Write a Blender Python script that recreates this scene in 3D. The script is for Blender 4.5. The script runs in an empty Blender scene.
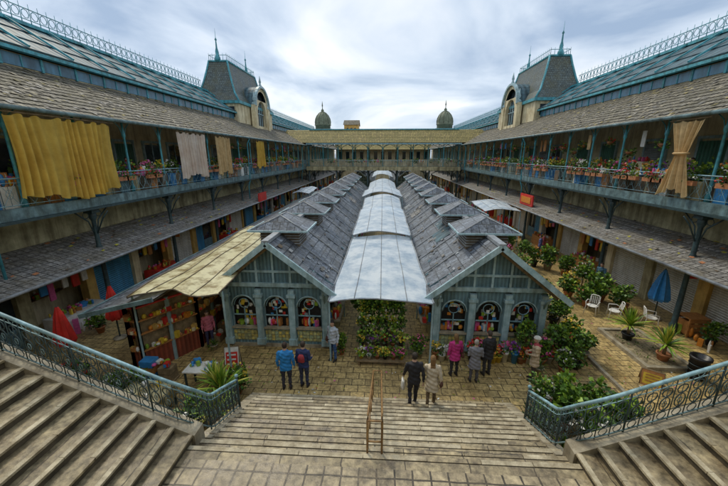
import bpy, math, random
from mathutils import Vector, Matrix
R=random.Random(7)
V=Vector
scene=bpy.context.scene
# ---------------------------------------------------------------- materials
def newmat(name):
    m=bpy.data.materials.new(name); m.use_nodes=True
    nt=m.node_tree; b=nt.nodes['Principled BSDF']
    return m,nt,b
def c4(c): return (c[0],c[1],c[2],1)
def noise_col(nt,c1,c2,scale,detail=6,coord='Object',lo=.35,hi=.65,grime=0):
    tc=nt.nodes.new('ShaderNodeTexCoord')
    n=nt.nodes.new('ShaderNodeTexNoise'); n.inputs['Scale'].default_value=scale; n.inputs['Detail'].default_value=detail
    n.inputs['Roughness'].default_value=.65
    nt.links.new(tc.outputs[coord],n.inputs['Vector'])
    r=nt.nodes.new('ShaderNodeValToRGB'); r.color_ramp.elements[0].position=lo; r.color_ramp.elements[1].position=hi
    r.color_ramp.elements[0].color=c4(c1); r.color_ramp.elements[1].color=c4(c2)
    nt.links.new(n.outputs['Fac'],r.inputs['Fac'])
    out=r.outputs['Color']
    if grime:
        mp=nt.nodes.new('ShaderNodeMapping'); mp.inputs['Scale'].default_value=(1.6,1.6,.22)
        nt.links.new(tc.outputs['Object'],mp.inputs['Vector'])
        g=nt.nodes.new('ShaderNodeTexNoise'); g.inputs['Scale'].default_value=1.5; g.inputs['Detail'].default_value=8; g.inputs['Roughness'].default_value=.7
        nt.links.new(mp.outputs[0],g.inputs['Vector'])
        gr=nt.nodes.new('ShaderNodeValToRGB'); gr.color_ramp.elements[0].position=.36; gr.color_ramp.elements[1].position=.56
        q=1-grime; gr.color_ramp.elements[0].color=(q,q*.93,q*.82,1); gr.color_ramp.elements[1].color=(1,1,1,1)
        nt.links.new(g.outputs['Fac'],gr.inputs['Fac']); out=mixc(nt,out,gr.outputs['Color'],1.0,'MULTIPLY')
    return out,n.outputs['Fac'],tc
def mixc(nt,a,b,fac,mode='MIX'):
    m=nt.nodes.new('ShaderNodeMix'); m.data_type='RGBA'; m.blend_type=mode
    if isinstance(fac,(int,float)): m.inputs[0].default_value=fac
    else: nt.links.new(fac,m.inputs[0])
    for s,i in ((a,6),(b,7)):
        if isinstance(s,tuple): m.inputs[i].default_value=c4(s)
        else: nt.links.new(s,m.inputs[i])
    return m.outputs[2]
def bump(nt,b,h,strength,dist=.02):
    bp=nt.nodes.new('ShaderNodeBump'); bp.inputs['Strength'].default_value=strength; bp.inputs['Distance'].default_value=dist
    nt.links.new(h,bp.inputs['Height']); nt.links.new(bp.outputs['Normal'],b.inputs['Normal']); return bp
def mat(name,c1,c2=None,scale=4,rough=.7,bmp=.25,bscale=40,metal=0,grime=0):
    m,nt,b=newmat(name)
    if c2 is None: c2=tuple(x*.65 for x in c1)
    col,f,tc=noise_col(nt,c2,c1,scale,grime=grime)
    nt.links.new(col,b.inputs['Base Color'])
    b.inputs['Roughness'].default_value=rough; b.inputs['Metallic'].default_value=metal
    if bmp>0:
        n=nt.nodes.new('ShaderNodeTexNoise'); n.inputs['Scale'].default_value=bscale; n.inputs['Detail'].default_value=4
        nt.links.new(tc.outputs['Object'],n.inputs['Vector']); bump(nt,b,n.outputs['Fac'],bmp)
    return m
def brickmat(name,c1,c2,mortar,bw,rh,ms=.008,rough=.6,bmp=.5,dirt=(.08,.07,.05),dscale=.5,damt=.6,wet=False,dist=.02,off=.5,vlo=.5,vhi=1.45):
    m,nt,b=newmat(name)
    tc=nt.nodes.new('ShaderNodeTexCoord')
    br=nt.nodes.new('ShaderNodeTexBrick'); br.inputs['Scale'].default_value=1
    br.inputs['Brick Width'].default_value=bw; br.inputs['Row Height'].default_value=rh; br.inputs['Mortar Size'].default_value=ms
    br.inputs['Color1'].default_value=c4(c1); br.inputs['Color2'].default_value=c4(c2); br.inputs['Mortar'].default_value=c4(mortar)
    br.offset=off
    nw=nt.nodes.new('ShaderNodeTexNoise'); nw.inputs['Scale'].default_value=2.2; nw.inputs['Detail'].default_value=3
    nt.links.new(tc.outputs['UV'],nw.inputs['Vector'])
    vm=nt.nodes.new('ShaderNodeVectorMath'); vm.operation='MULTIPLY_ADD'; k=min(bw,rh)*.15; vm.inputs[1].default_value=(k,k,0)
    nt.links.new(nw.outputs['Color'],vm.inputs[0]); nt.links.new(tc.outputs['UV'],vm.inputs[2])
    nt.links.new(vm.outputs[0],br.inputs['Vector'])
    n=nt.nodes.new('ShaderNodeTexNoise'); n.inputs['Scale'].default_value=dscale; n.inputs['Detail'].default_value=9; n.inputs['Roughness'].default_value=.75
    nt.links.new(tc.outputs['Object'],n.inputs['Vector'])
    r=nt.nodes.new('ShaderNodeValToRGB'); r.color_ramp.elements[0].position=.42; r.color_ramp.elements[1].position=.62
    r.color_ramp.elements[0].color=(0,0,0,1); r.color_ramp.elements[1].color=(damt,damt,damt,1)
    nt.links.new(n.outputs['Fac'],r.inputs['Fac'])
    col=mixc(nt,br.outputs['Color'],dirt,r.outputs['Color'])
    n2=nt.nodes.new('ShaderNodeTexNoise'); n2.inputs['Scale'].default_value=9; n2.inputs['Detail'].default_value=7; n2.inputs['Roughness'].default_value=.65
    nt.links.new(tc.outputs['Object'],n2.inputs['Vector'])
    r2=nt.nodes.new('ShaderNodeValToRGB'); r2.color_ramp.elements[0].position=.34; r2.color_ramp.elements[1].position=.68
    r2.color_ramp.elements[0].color=(vlo,vlo,vlo,1); r2.color_ramp.elements[1].color=(vhi,vhi,vhi,1)
    nt.links.new(n2.outputs['Fac'],r2.inputs['Fac'])
    col=mixc(nt,col,r2.outputs['Color'],1.0,'MULTIPLY')
    nt.links.new(col,b.inputs['Base Color'])
    b.inputs['Roughness'].default_value=rough
    if wet:
        mr=nt.nodes.new('ShaderNodeMapRange'); mr.inputs['From Min'].default_value=.42; mr.inputs['From Max'].default_value=.62
        mr.inputs['To Min'].default_value=rough; mr.inputs['To Max'].default_value=.34
        nt.links.new(n.outputs['Fac'],mr.inputs['Value']); nt.links.new(mr.outputs['Result'],b.inputs['Roughness'])
    ad=nt.nodes.new('ShaderNodeMath'); ad.operation='MULTIPLY_ADD'; ad.inputs[1].default_value=-1
    nt.links.new(br.outputs['Fac'],ad.inputs[0]); nt.links.new(n2.outputs['Fac'],ad.inputs[2])
    bump(nt,b,ad.outputs[0],bmp,dist)
    return m
def ribmat(name,c1,c2,axis,period,rough=.5,bmp=.6,scale=1.5,metal=0,dist=.03,dark=.75,grime=.35):
    m,nt,b=newmat(name)
    col,f,tc=noise_col(nt,c2,c1,scale,grime=grime)
    sp=nt.nodes.new('ShaderNodeSeparateXYZ'); nt.links.new(tc.outputs['UV'],sp.inputs[0])
    mu=nt.nodes.new('ShaderNodeMath'); mu.operation='MULTIPLY'; mu.inputs[1].default_value=2*math.pi/period
    nt.links.new(sp.outputs[axis],mu.inputs[0])
    si=nt.nodes.new('ShaderNodeMath'); si.operation='SINE'; nt.links.new(mu.outputs[0],si.inputs[0])
    mr=nt.nodes.new('ShaderNodeMapRange'); mr.inputs['From Min'].default_value=-1; mr.inputs['To Min'].default_value=dark; mr.inputs['To Max'].default_value=1.1
    nt.links.new(si.outputs[0],mr.inputs['Value'])
    cc=nt.nodes.new('ShaderNodeCombineColor')
    for i in range(3): nt.links.new(mr.outputs['Result'],cc.inputs[i])
    nt.links.new(mixc(nt,col,cc.outputs[0],1.0,'MULTIPLY'),b.inputs['Base Color'])
    b.inputs['Roughness'].default_value=rough; b.inputs['Metallic'].default_value=metal
    bump(nt,b,si.outputs[0],bmp,dist)
    return m
def sheetmat(name,c1,c2,scale=1.2,transp=.2,lo=.35,hi=.65,rough=.4,tlf=.35):
    m,nt,b=newmat(name)
    col,f,tc=noise_col(nt,c2,c1,scale,8,lo=lo,hi=hi)
    out=nt.nodes['Material Output']
    nt.links.new(col,b.inputs['Base Color']); b.inputs['Roughness'].default_value=rough
    tl=nt.nodes.new('ShaderNodeBsdfTranslucent'); nt.links.new(col,tl.inputs[0])
    m1=nt.nodes.new('ShaderNodeMixShader'); m1.inputs[0].default_value=tlf
    nt.links.new(b.outputs[0],m1.inputs[1]); nt.links.new(tl.outputs[0],m1.inputs[2])
    last=m1
    if transp>0:
        tr=nt.nodes.new('ShaderNodeBsdfTransparent')
        m2=nt.nodes.new('ShaderNodeMixShader'); m2.inputs[0].default_value=transp
        nt.links.new(m1.outputs[0],m2.inputs[1]); nt.links.new(tr.outputs[0],m2.inputs[2]); last=m2
    nt.links.new(last.outputs[0],out.inputs['Surface'])
    return m
M={}
M['ground']=mat('ground_dirt',(.2,.18,.14),(.12,.11,.09),.3)
M['floor']=brickmat('granite_paving',(.62,.45,.18),(.42,.31,.13),(.085,.065,.03),.46,.32,.014,.6,.7,(.19,.13,.05),.55,.75,wet=True,vlo=.5)
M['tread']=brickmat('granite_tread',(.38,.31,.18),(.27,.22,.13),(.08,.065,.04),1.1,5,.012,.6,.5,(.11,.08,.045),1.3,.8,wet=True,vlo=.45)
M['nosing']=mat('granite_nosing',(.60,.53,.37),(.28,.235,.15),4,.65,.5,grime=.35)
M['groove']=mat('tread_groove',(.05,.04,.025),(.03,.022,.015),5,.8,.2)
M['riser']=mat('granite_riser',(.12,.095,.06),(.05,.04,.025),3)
M['landing']=brickmat('landing_tiles',(.44,.36,.22),(.31,.25,.15),(.05,.04,.025),.3,.3,.016,.55,.6,(.12,.09,.05),1.2,.75,wet=True,off=0)
M['granite']=mat('granite_curb',(.44,.39,.28),(.23,.20,.14),3,grime=.4)
M['slate']=brickmat('slate_roof',(.085,.10,.125),(.18,.21,.25),(.03,.035,.04),.3,.5,.014,.42,.7,(.085,.08,.065),1.0,.6,vlo=.4,vhi=1.7)
M['tile']=brickmat('old_roof_tiles',(.36,.32,.235),(.19,.175,.14),(.045,.04,.032),.26,.40,.035,.75,1,(.10,.09,.05),1.1,.8,dist=.06,off=0,vlo=.4,vhi=1.7)
M['tile2']=brickmat('mossy_roof_tiles',(.50,.40,.14),(.32,.26,.10),(.06,.05,.03),.26,.40,.03,.75,.9,(.18,.16,.05),.8,.8,dist=.05,off=0,vlo=.45,vhi=1.6)
M['tile3']=brickmat('lean_to_tiles',(.32,.31,.29),(.2,.195,.185),(.06,.055,.05),.26,.40,.022,.6,.9,(.14,.12,.08),.9,.75,dist=.05,off=0,vlo=.45,vhi=1.6)
M['zinc']=ribmat('zinc_roof',(.08,.17,.21),(.04,.08,.105),0,.55,.6,.5,1.4,grime=.5)
M['mansard']=brickmat('mansard_slates',(.06,.09,.09),(.11,.145,.14),(.02,.02,.02),.25,.22,.015,.5,.7,(.09,.09,.045),.9,.7,vlo=.4,vhi=1.6)
M['teal']=mat('teal_iron',(.09,.42,.50),(.05,.22,.27),5,.5,.1,grime=.35)
M['bluerail']=mat('pale_blue_iron',(.34,.55,.62),(.15,.28,.33),7,.45,.1,grime=.3)
M['fascia']=mat('fascia_iron',(.20,.32,.34),(.08,.13,.14),3,.55,.2,grime=.5)
M['iron']=mat('dark_iron',(.045,.085,.09),(.02,.035,.037),8,.45,.1)
M['rust']=mat('rusty_iron',(.42,.25,.09),(.16,.08,.035),12,.5,.3)
M['wood']=mat('old_timber',(.34,.25,.14),(.16,.115,.06),5,grime=.35)
M['dwood']=mat('dark_timber',(.15,.11,.07),(.07,.055,.035),5)
M['cream']=mat('cream_plaster',(.82,.74,.5),(.6,.5,.3),1.2,grime=.45)
M['white']=mat('white_plaster',(.82,.8,.7),(.62,.58,.48),1.3,grime=.4)
M['ochre']=mat('ochre_plaster',(.72,.47,.13),(.46,.30,.09),1.5,grime=.4)
M['grayw']=mat('stained_plaster',(.58,.53,.32),(.26,.235,.13),1.2,grime=.55)
M['grey']=mat('lead_flashing',(.38,.42,.45),(.2,.215,.235),3,.5,.2,grime=.35)
M['post']=mat('blue_grey_paint',(.44,.60,.65),(.25,.40,.44),4,.5,.15,grime=.4)
M['panel']=ribmat('blue_boards',(.18,.31,.36),(.10,.19,.23),0,.14,.55,.5)
M['azul']=brickmat('yellow_glazed_tiles',(.68,.53,.11),(.32,.45,.3),(.12,.14,.12),.14,.14,.01,.3,.3,(.2,.15,.06),2,.5,off=0)
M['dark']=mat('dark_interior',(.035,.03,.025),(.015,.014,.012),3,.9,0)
M['glass']=mat('window_glass',(.03,.045,.055),(.015,.02,.025),2,.08,0)
M['bglass']=mat('skylight_glass',(.09,.26,.40),(.05,.13,.2),1.2,.3,0,grime=.4)
M['shut']=ribmat('roller_shutter',(.8,.8,.72),(.58,.58,.52),1,.11,.45,.6,1,0,grime=.3)
M['shut2']=ribmat('grey_shutter',(.42,.46,.48),(.28,.3,.32),1,.11,.45,.6,1,0)
M['bshut']=ribmat('blue_shutter',(.08,.38,.66),(.05,.24,.44),1,.11,.45,.6,1,0)
M['bdoor']=ribmat('blue_door',(.06,.34,.6),(.04,.2,.4),0,.2,.5,.5)
M['gdoor']=ribmat('green_door',(.06,.25,.17),(.04,.15,.1),0,.2,.5,.5)
M['redp']=ribmat('red_brown_boards',(.36,.08,.04),(.2,.05,.03),0,.16,.5,.5)
M['red']=mat('red_paint',(.70,.04,.03),(.45,.03,.02),4,.45,.05)
M['yel']=mat('yellow_paint',(.8,.56,.05),None,4,.5,.05)
M['orange']=mat('orange_goods',(.75,.27,.03),None,9,.5,.1)
M['bluep']=mat('blue_plastic',(.05,.27,.6),(.03,.18,.42),5,.4,.1)
M['wht']=mat('white_goods',(.82,.81,.76),(.6,.59,.53),6,.5,.05)
M['pnk']=mat('pink_goods',(.75,.13,.36),None,9,.5,.05)
M['pur']=mat('violet_petals',(.36,.08,.52),None,9,.5,.05)
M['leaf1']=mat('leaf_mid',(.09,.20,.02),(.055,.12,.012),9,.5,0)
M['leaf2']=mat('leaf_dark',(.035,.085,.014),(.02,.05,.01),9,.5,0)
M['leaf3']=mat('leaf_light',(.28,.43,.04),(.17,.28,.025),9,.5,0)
M['leaf4']=mat('leaf_yellow',(.5,.46,.06),(.33,.31,.04),9,.5,0)
M['terra']=mat('terracotta',(.5,.2,.08),(.3,.13,.06),8,.75)
M['poly']=sheetmat('clear_sheet',(.84,.93,1.0),(.46,.60,.74),1.5,.12,.36,.60,rough=.55,tlf=.3)
M['polyy']=sheetmat('weathered_sheet',(.95,.88,.54),(.34,.25,.09),1.9,.05,.38,.56)
M['cury']=sheetmat('yellow_cloth',(.9,.64,.13),(.68,.44,.08),1.5,.0,tlf=.45,rough=.8)
M['curw']=sheetmat('white_cloth',(.88,.79,.68),(.72,.57,.46),1.5,.0,rough=.8)
M['curb']=sheetmat('beige_cloth',(.82,.61,.31),(.58,.41,.2),3,.0,rough=.8)
M['skin']=mat('skin',(.5,.31,.22),(.45,.27,.19),9,.5,.02)
M['black']=mat('black_plastic',(.02,.02,.022),(.012,.012,.012),5,.4,.1)
M['crate']=mat('orange_timber',(.55,.24,.07),(.32,.14,.04),8,.6,.3)
M['copper']=mat('patina_copper',(.20,.24,.16),(.11,.13,.085),2,.6,.2,grime=.4)
M['eye']=mat('eye_dark',(.02,.015,.01),None,5,.3,0)
_cl={}
def cloth(c,n='cloth'):
    k=tuple(c)
    if k not in _cl: _cl[k]=mat(n+'_fabric',c,tuple(x*.6 for x in c),7,.8,.3,60)
    return _cl[k]
# ---------------------------------------------------------------- mesh builder
class MB:
    def __init__(s): s.v=[];s.f=[];s.m=[];s.s=[];s.mats=[]
    def mi(s,m):
        if isinstance(m,str): m=M[m]
        for i,x in enumerate(s.mats):
            if x is m: return i
        s.mats.append(m); return len(s.mats)-1
    def add(s,vs,fs,m,smooth=False):
        o=len(s.v); s.v.extend([(p[0],p[1],p[2]) for p in vs]); i=s.mi(m)
        for f in fs: s.f.append([o+k for k in f]); s.m.append(i); s.s.append(smooth)
    def quad(s,a,b,c,d,m): s.add([a,b,c,d],[(0,1,2,3)],m)
    def tri(s,a,b,c,m): s.add([a,b,c],[(0,1,2)],m)
    def box(s,x0,x1,y0,y1,z0,z1,m):
        if x0>x1: x0,x1=x1,x0
        vs=[(x,y,z) for z in (z0,z1) for y in (y0,y1) for x in (x0,x1)]
        s.add(vs,[(0,2,3,1),(4,5,7,6),(0,1,5,4),(2,6,7,3),(0,4,6,2),(1,3,7,5)],m)
    def xbox(s,mtx,sx,sy,sz,m):
        vs=[mtx@V((x*sx/2,y*sy/2,z*sz/2)) for z in (-1,1) for y in (-1,1) for x in (-1,1)]
        s.add(vs,[(0,2,3,1),(4,5,7,6),(0,1,5,4),(2,6,7,3),(0,4,6,2),(1,3,7,5)],m)
    def beam(s,p0,p1,w,h,m):
        p0=V(p0);p1=V(p1); d=(p1-p0); L=d.length
        if L<1e-5: return
        d.normalize(); up=V((0,0,1)) if abs(d.z)<.98 else V((0,1,0))
        a=d.cross(up).normalized(); b=a.cross(d)
        vs=[]
        for p in (p0,p1):
            for (i,j) in ((-1,-1),(1,-1),(1,1),(-1,1)): vs.append(p+a*i*w/2+b*j*h/2)
        s.add(vs,[(3,2,1,0),(4,5,6,7),(0,1,5,4),(1,2,6,5),(2,3,7,6),(3,0,4,7)],m)
    def tube(s,pts,r,m,n=5,closed=False,caps=True,smooth=True):
        pts=[V(p) for p in pts]; N=len(pts)
        if not isinstance(r,(list,tuple)): r=[r]*N
        vs=[]; prev=None
        for i,p in enumerate(pts):
            if closed: t=(pts[(i+1)%N]-pts[i-1])
            else: t=pts[min(i+1,N-1)]-pts[max(i-1,0)]
            if t.length<1e-7: t=V((0,0,1))
            t.normalize()
            if prev is None:
                up=V((0,0,1)) if abs(t.z)<.9 else V((1,0,0)); a=t.cross(up).normalized()
            else:
                a=prev-t*prev.dot(t)
                if a.length<1e-6: a=t.orthogonal()
                a.normalize()
            prev=a; b=t.cross(a)
            for k in range(n):
                an=2*math.pi*k/n; vs.append(p+(a*math.cos(an)+b*math.sin(an))*r[i])
        fs=[]
        for i in range(N if closed else N-1):
            j=(i+1)%N
            for k in range(n): fs.append((i*n+k,i*n+(k+1)%n,j*n+(k+1)%n,j*n+k))
        if caps and not closed: fs.append(tuple(range(n-1,-1,-1))); fs.append(tuple((N-1)*n+k for k in range(n)))
        s.add(vs,fs,m,smooth)
    def cyl(s,p0,p1,r0,r1,m,n=10): s.tube([p0,p1],[r0,r1],m,n,smooth=n>6)
    def ring(s,c,a,b,ra,rb,tr,m,n=10,k=4):
        c=V(c);a=V(a);b=V(b)
        s.tube([c+a*ra*math.cos(2*math.pi*i/n)+b*rb*math.sin(2*math.pi*i/n) for i in range(n)],tr,m,k,closed=True)
    def rings(s,rs,m,n=14,smooth=True):
        vs=[];N=len(rs)
        for (cx,cy,cz,rx,ry) in rs:
            for k in range(n):
                a=2*math.pi*k/n; vs.append((cx+rx*math.cos(a),cy+ry*math.sin(a),cz))
        fs=[(i*n+k,i*n+(k+1)%n,(i+1)*n+(k+1)%n,(i+1)*n+k) for i in range(N-1) for k in range(n)]
        fs.append(tuple(range(n-1,-1,-1))); fs.append(tuple((N-1)*n+k for k in range(n)))
        s.add(vs,fs,m,smooth)
    def lathe(s,x,y,prof,m,n=16,smooth=True): s.rings([(x,y,z,r,r) for (r,z) in prof],m,n,smooth)
    def ell(s,c,rx,ry,rz,m,nu=12,nv=8):
        rs=[]
        for i in range(nv+1):
            t=-math.pi/2+math.pi*i/nv
            q=max(math.cos(t),.02); rs.append((c[0],c[1],c[2]+rz*math.sin(t),rx*q,ry*q))
        s.rings(rs,m,nu)
    def poly(s,pts,z0,z1,m):
        n=len(pts); vs=[(p[0],p[1],z0) for p in pts]+[(p[0],p[1],z1) for p in pts]
        s.add(vs,[tuple(range(n-1,-1,-1)),tuple(range(n,2*n))]+[(i,(i+1)%n,n+(i+1)%n,n+i) for i in range(n)],m)
    def slope(s,A,B,C,D,n,t,m,under=None):
        A,B,C,D=map(V,(A,B,C,D)); nr=(B-A).cross(D-A)
        if nr.z<0: nr=-nr
        nr.normalize()
        pa,pb=A,B
        for i in range(n):
            f0=i/n;f1=(i+1)/n
            a=A.lerp(D,f0)+nr*t; b=B.lerp(C,f0)+nr*t; c=B.lerp(C,f1); d=A.lerp(D,f1)
            s.quad(pa,pb,b,a,m); s.quad(a,b,c,d,m); pa,pb=d,c
        if under:
            o=nr*.06; s.quad(A-o,B-o,C-o,D-o,under); s.quad(A-o,B-o,B,A,under)
            s.quad(A-o,D-o,D+nr*t*.5,A+nr*t,under); s.quad(B-o,C-o,C+nr*t*.5,B+nr*t,under)
    def obj(s,name,parent=None,rot=None,loc=None,recenter=True):
        if not s.v: return None
        me=bpy.data.meshes.new(name)
        nv=s.v
        o=V((0,0,0))
        if recenter and loc is None:
            xs=[p[0] for p in nv];ys=[p[1] for p in nv];zs=[p[2] for p in nv]
            o=V(((min(xs)+max(xs))/2,(min(ys)+max(ys))/2,min(zs)))
        me.from_pydata([(p[0]-o.x,p[1]-o.y,p[2]-o.z) for p in nv],[],s.f)
        for m in s.mats: me.materials.append(m)
        me.polygons.foreach_set('material_index',s.m); me.polygons.foreach_set('use_smooth',s.s)
        uvl=me.uv_layers.new(name='UVMap'); uv=[]
        for f in s.f:
            a=nv[f[0]];b=nv[f[1]];c=nv[f[2]]
            ux,uy,uz=b[0]-a[0],b[1]-a[1],b[2]-a[2]; wx,wy,wz=c[0]-a[0],c[1]-a[1],c[2]-a[2]
            nx,ny,nz=uy*wz-uz*wy,uz*wx-ux*wz,ux*wy-uy*wx
            l=math.sqrt(nx*nx+ny*ny+nz*nz) or 1; nx/=l;ny/=l;nz/=l
            h=math.hypot(nx,ny)
            if h<.02: tx,ty=1,0;bx,by,bz=0,1,0
            else:
                tx,ty=-ny/h,nx/h
                bx,by,bz=ny*0-nz*ty, nz*tx-0*nx, nx*ty-ny*tx
            for k in f:
                p=nv[k]; uv.append(p[0]*tx+p[1]*ty); uv.append(p[0]*bx+p[1]*by+p[2]*bz)
        uvl.data.foreach_set('uv',uv); me.update()
        ob=bpy.data.objects.new(name,me); scene.collection.objects.link(ob)
        ob.location=loc if loc is not None else o
        if rot is not None: ob.rotation_euler=(0,0,rot)
        if parent: ob.parent=parent
        return ob
def empty(name):
    e=bpy.data.objects.new(name,None); scene.collection.objects.link(e); return e
def rv(): 
    while True:
        v=V((R.uniform(-1,1),R.uniform(-1,1),R.uniform(-1,1)))
        if .05<v.length<1: return v
def leaf(mb,p,size,m,d=None,asp=.45):
    d=(d or rv()).normalized(); a=d.cross(rv()).normalized()*size*asp
    mb.add([p,p+d*size*.5+a,p+d*size,p+d*size*.5-a],[(0,1,2,3)],m)
def clump(mb,c,r,n,size,mats=('leaf1','leaf2','leaf3')):
    c=V(c)
    for i in range(n):
        d=rv(); u=d.normalized()*(.45+.6*R.random()); p=c+V((u.x*r[0],u.y*r[1],u.z*r[2]))
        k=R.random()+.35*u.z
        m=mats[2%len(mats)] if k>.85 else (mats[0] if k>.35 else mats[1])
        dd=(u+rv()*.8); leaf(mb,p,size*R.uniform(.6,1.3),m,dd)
def dots(mb,c,r,n,size,mats):
    c=V(c)
    for i in range(n):
        u=rv().normalized(); u.z=abs(u.z); p=c+V((u.x*r[0],u.y*r[1],u.z*r[2]))*1.05
        m=R.choice(mats); 
        for q in range(2): leaf(mb,p,size,m,rv(),.6)
def blades(mb,c,n,L,w,mats,up=.7,droop=.5):
    c=V(c)
    for i in range(n):
        a=R.uniform(0,2*math.pi); e=R.uniform(.1,1.0); d=V((math.cos(a)*(1.05-e),math.sin(a)*(1.05-e),up*e+.12)).normalized()
        l=L*R.uniform(.7,1.1); s=d.cross(V((0,0,1)))
        if s.length<.01: s=V((1,0,0))
        s.normalize(); m=R.choice(mats); vs=[]
        for k in range(5):
            t=k/4; p=c+d*l*t+V((0,0,-droop*l*t*t*(1-e*.6))); ww=w*(1-t)**.6*(.5+.9*min(1,t*3))
            vs+= [p-s*ww*.5,p+s*ww*.5]
        mb.add(vs,[(2*k,2*k+1,2*k+3,2*k+2) for k in range(4)],m)
def pot(mb,x,y,z,r,h,m='terra'):
    mb.lathe(x,y,[(r*.65,z),(r*.95,z+h*.85),(r*1.08,z+h*.86),(r*1.08,z+h),(r*.9,z+h),(r*.85,z+h*.9),(.01,z+h*.9)],m,12)
def potted(x,y,kind='bush',s=1.0,name=None,z=0,flowers=None):
    mb=MB(); pot(mb,x,y,z,.18*s,.3*s,R.choice(['terra','terra','black','granite']))
    t=z+.28*s
    if kind=='bush':
        for k in range(6):
            a=R.uniform(0,6.28); q=R.uniform(.02,.24)*s; h=t+R.uniform(.1,.6)*s
            mb.tube([(x,y,t-.02),(x+q*.5*math.cos(a),y+q*.5*math.sin(a),(t+h)/2),(x+q*math.cos(a),y+q*math.sin(a),h)],[.012*s,.009*s,.005*s],'wood',4)
            clump(mb,(x+q*math.cos(a),y+q*math.sin(a),h),(.22*s,.22*s,.2*s),70,.11*s)
        if flowers: dots(mb,(x,y,t+.35*s),(.3*s,.3*s,.4*s),30,.07*s,flowers)
        nm='potted_shrub'
    elif kind=='yucca':
        mb.cyl((x,y,t-.05),(x,y,t+.35*s),.05*s,.04*s,'wood',7)
        blades(mb,(x,y,t+.3*s),80,.85*s,.06*s,[M['leaf1'],M['leaf3'],M['leaf4'],M['leaf3']],1.2,.35)
        nm='potted_yucca'
    elif kind=='tree':
        mb.tube([(x,y,t-.05),(x+.03,y,t+.4*s),(x,y+.03,t+.8*s)],[.03*s,.025*s,.018*s],'wood',6)
        for k in range(8):
            v=rv()*.36*s; v.z*=1.3; mb.tube([(x,y,t+.6*s),(x+v.x,y+v.y,t+.95*s+v.z)],[.014*s,.006*s],'wood',4)
            clump(mb,(x+v.x,y+v.y,t+.95*s+v.z),(.24*s,.24*s,.24*s),65,.12*s)
        if flowers: dots(mb,(x,y,t+.9*s),(.4*s,.4*s,.4*s),25,.07*s,flowers)
        nm='potted_tree'
    else:
        blades(mb,(x,y,t-.03),45,.55*s,.03*s,[M['leaf1'],M['leaf2'],M['leaf3']],1.4,.6); nm='potted_grass_plant'
    return mb.obj(name or nm)
def goods(mb,x0,x1,y0,y1,z,n,h=.18,mats=('red','yel','orange','wht','leaf3','pnk','bluep','crate')):
    if x0>x1: x0,x1=x1,x0
    for i in range(n):
        x=R.uniform(x0,x1);y=R.uniform(y0,y1);w=R.uniform(.06,.16);hh=R.uniform(.4,1)*h; m=R.choice(mats)
        if R.random()<.5: mb.ell((x,y,z+hh*.5),w*.6,w*.6,hh*.5,m,7,4)
        else: mb.xbox(Matrix.Translation((x,y,z+hh/2))@Matrix.Rotation(R.uniform(0,3),4,'Z'),w,w*1.3,hh,m)
def arch_wall(mb,P,u0,u1,z0,z1,uc,w,zs,zb,m,depth=.12,seg=10,rise=None,mr=None):
    r=w/2; rise=rise or r; mr=mr or m
    q=lambda a,b,c,d,mm=m: mb.quad(P(*a),P(*b),P(*c),P(*d),mm)
    q((u0,z0,0),(uc-r,z0,0),(uc-r,z1,0),(u0,z1,0)); q((uc+r,z0,0),(u1,z0,0),(u1,z1,0),(uc+r,z1,0))
    if zb>z0: q((uc-r,z0,0),(uc+r,z0,0),(uc+r,zb,0),(uc-r,zb,0)); q((uc-r,zb,0),(uc+r,zb,0),(uc+r,zb,depth),(uc-r,zb,depth),mr)
    arc=[(uc-r*math.cos(math.pi*k/seg),zs+rise*math.sin(math.pi*k/seg)) for k in range(seg+1)]
    for k in range(seg):
        a,b=arc[k],arc[k+1]
        q((a[0],a[1],0),(b[0],b[1],0),(b[0],z1,0),(a[0],z1,0))
        q((a[0],a[1],0),(b[0],b[1],0),(b[0],b[1],depth),(a[0],a[1],depth),mr)
    for sgn in (-1,1): q((uc+sgn*r,zb,0),(uc+sgn*r,zs,0),(uc+sgn*r,zs,depth),(uc+sgn*r,zb,depth),mr)
    return arc
# ---------------------------------------------------------------- ground
mb=MB(); mb.quad((-900,-900,-.02),(900,-900,-.02),(900,900,-.02),(-900,900,-.02),'ground'); mb.obj('ground')
mb=MB(); mb.quad((-16,-6,0),(16,-6,0),(16,104,0),(-16,104,0),'floor'); mb.obj('market_paving')
mb=MB()
for k in range(700):
    x=R.uniform(-9,12); y=R.uniform(8.7,20) if k%3 else R.uniform(8.6,11); s=R.uniform(.02,.06); a=R.uniform(0,3); c,q=math.cos(a)*s,math.sin(a)*s
    z=.006+R.uniform(0,.012); mb.quad((x-c,y-q,z),(x+q*.5,y-c*.5,z+.003),(x+c,y+q,z),(x-q*.5,y+c*.5,z+.004),R.choice(['leaf3','leaf4','wht','leaf1','dwood','terra','pnk']))
mb.obj('fallen_leaves_and_litter')
# ---------------------------------------------------------------- stairs
ZL=2.3; YB=8.5; YT=4.3; NS=14
RI,RU=.148,.33; SL=RI/RU; NF=23
st=empty('stone_staircase')
mb=MB()
hw=lambda y: 3.5+(y-YT)/(YB-YT)*.55
for i in range(NS):
    rise=ZL/NS; run=(YB-YT)/NS; yf=YB-i*run; w=hw(yf); z1=(i+1)*rise
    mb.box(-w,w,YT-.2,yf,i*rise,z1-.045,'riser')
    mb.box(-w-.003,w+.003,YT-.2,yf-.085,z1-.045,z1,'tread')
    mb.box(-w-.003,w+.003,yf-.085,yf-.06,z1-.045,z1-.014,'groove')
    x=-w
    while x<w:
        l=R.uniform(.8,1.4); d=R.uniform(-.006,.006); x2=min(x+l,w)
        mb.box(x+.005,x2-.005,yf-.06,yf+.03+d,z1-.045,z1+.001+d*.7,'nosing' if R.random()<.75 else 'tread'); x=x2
mb.obj('central_flight',st)
mb=MB()
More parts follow.
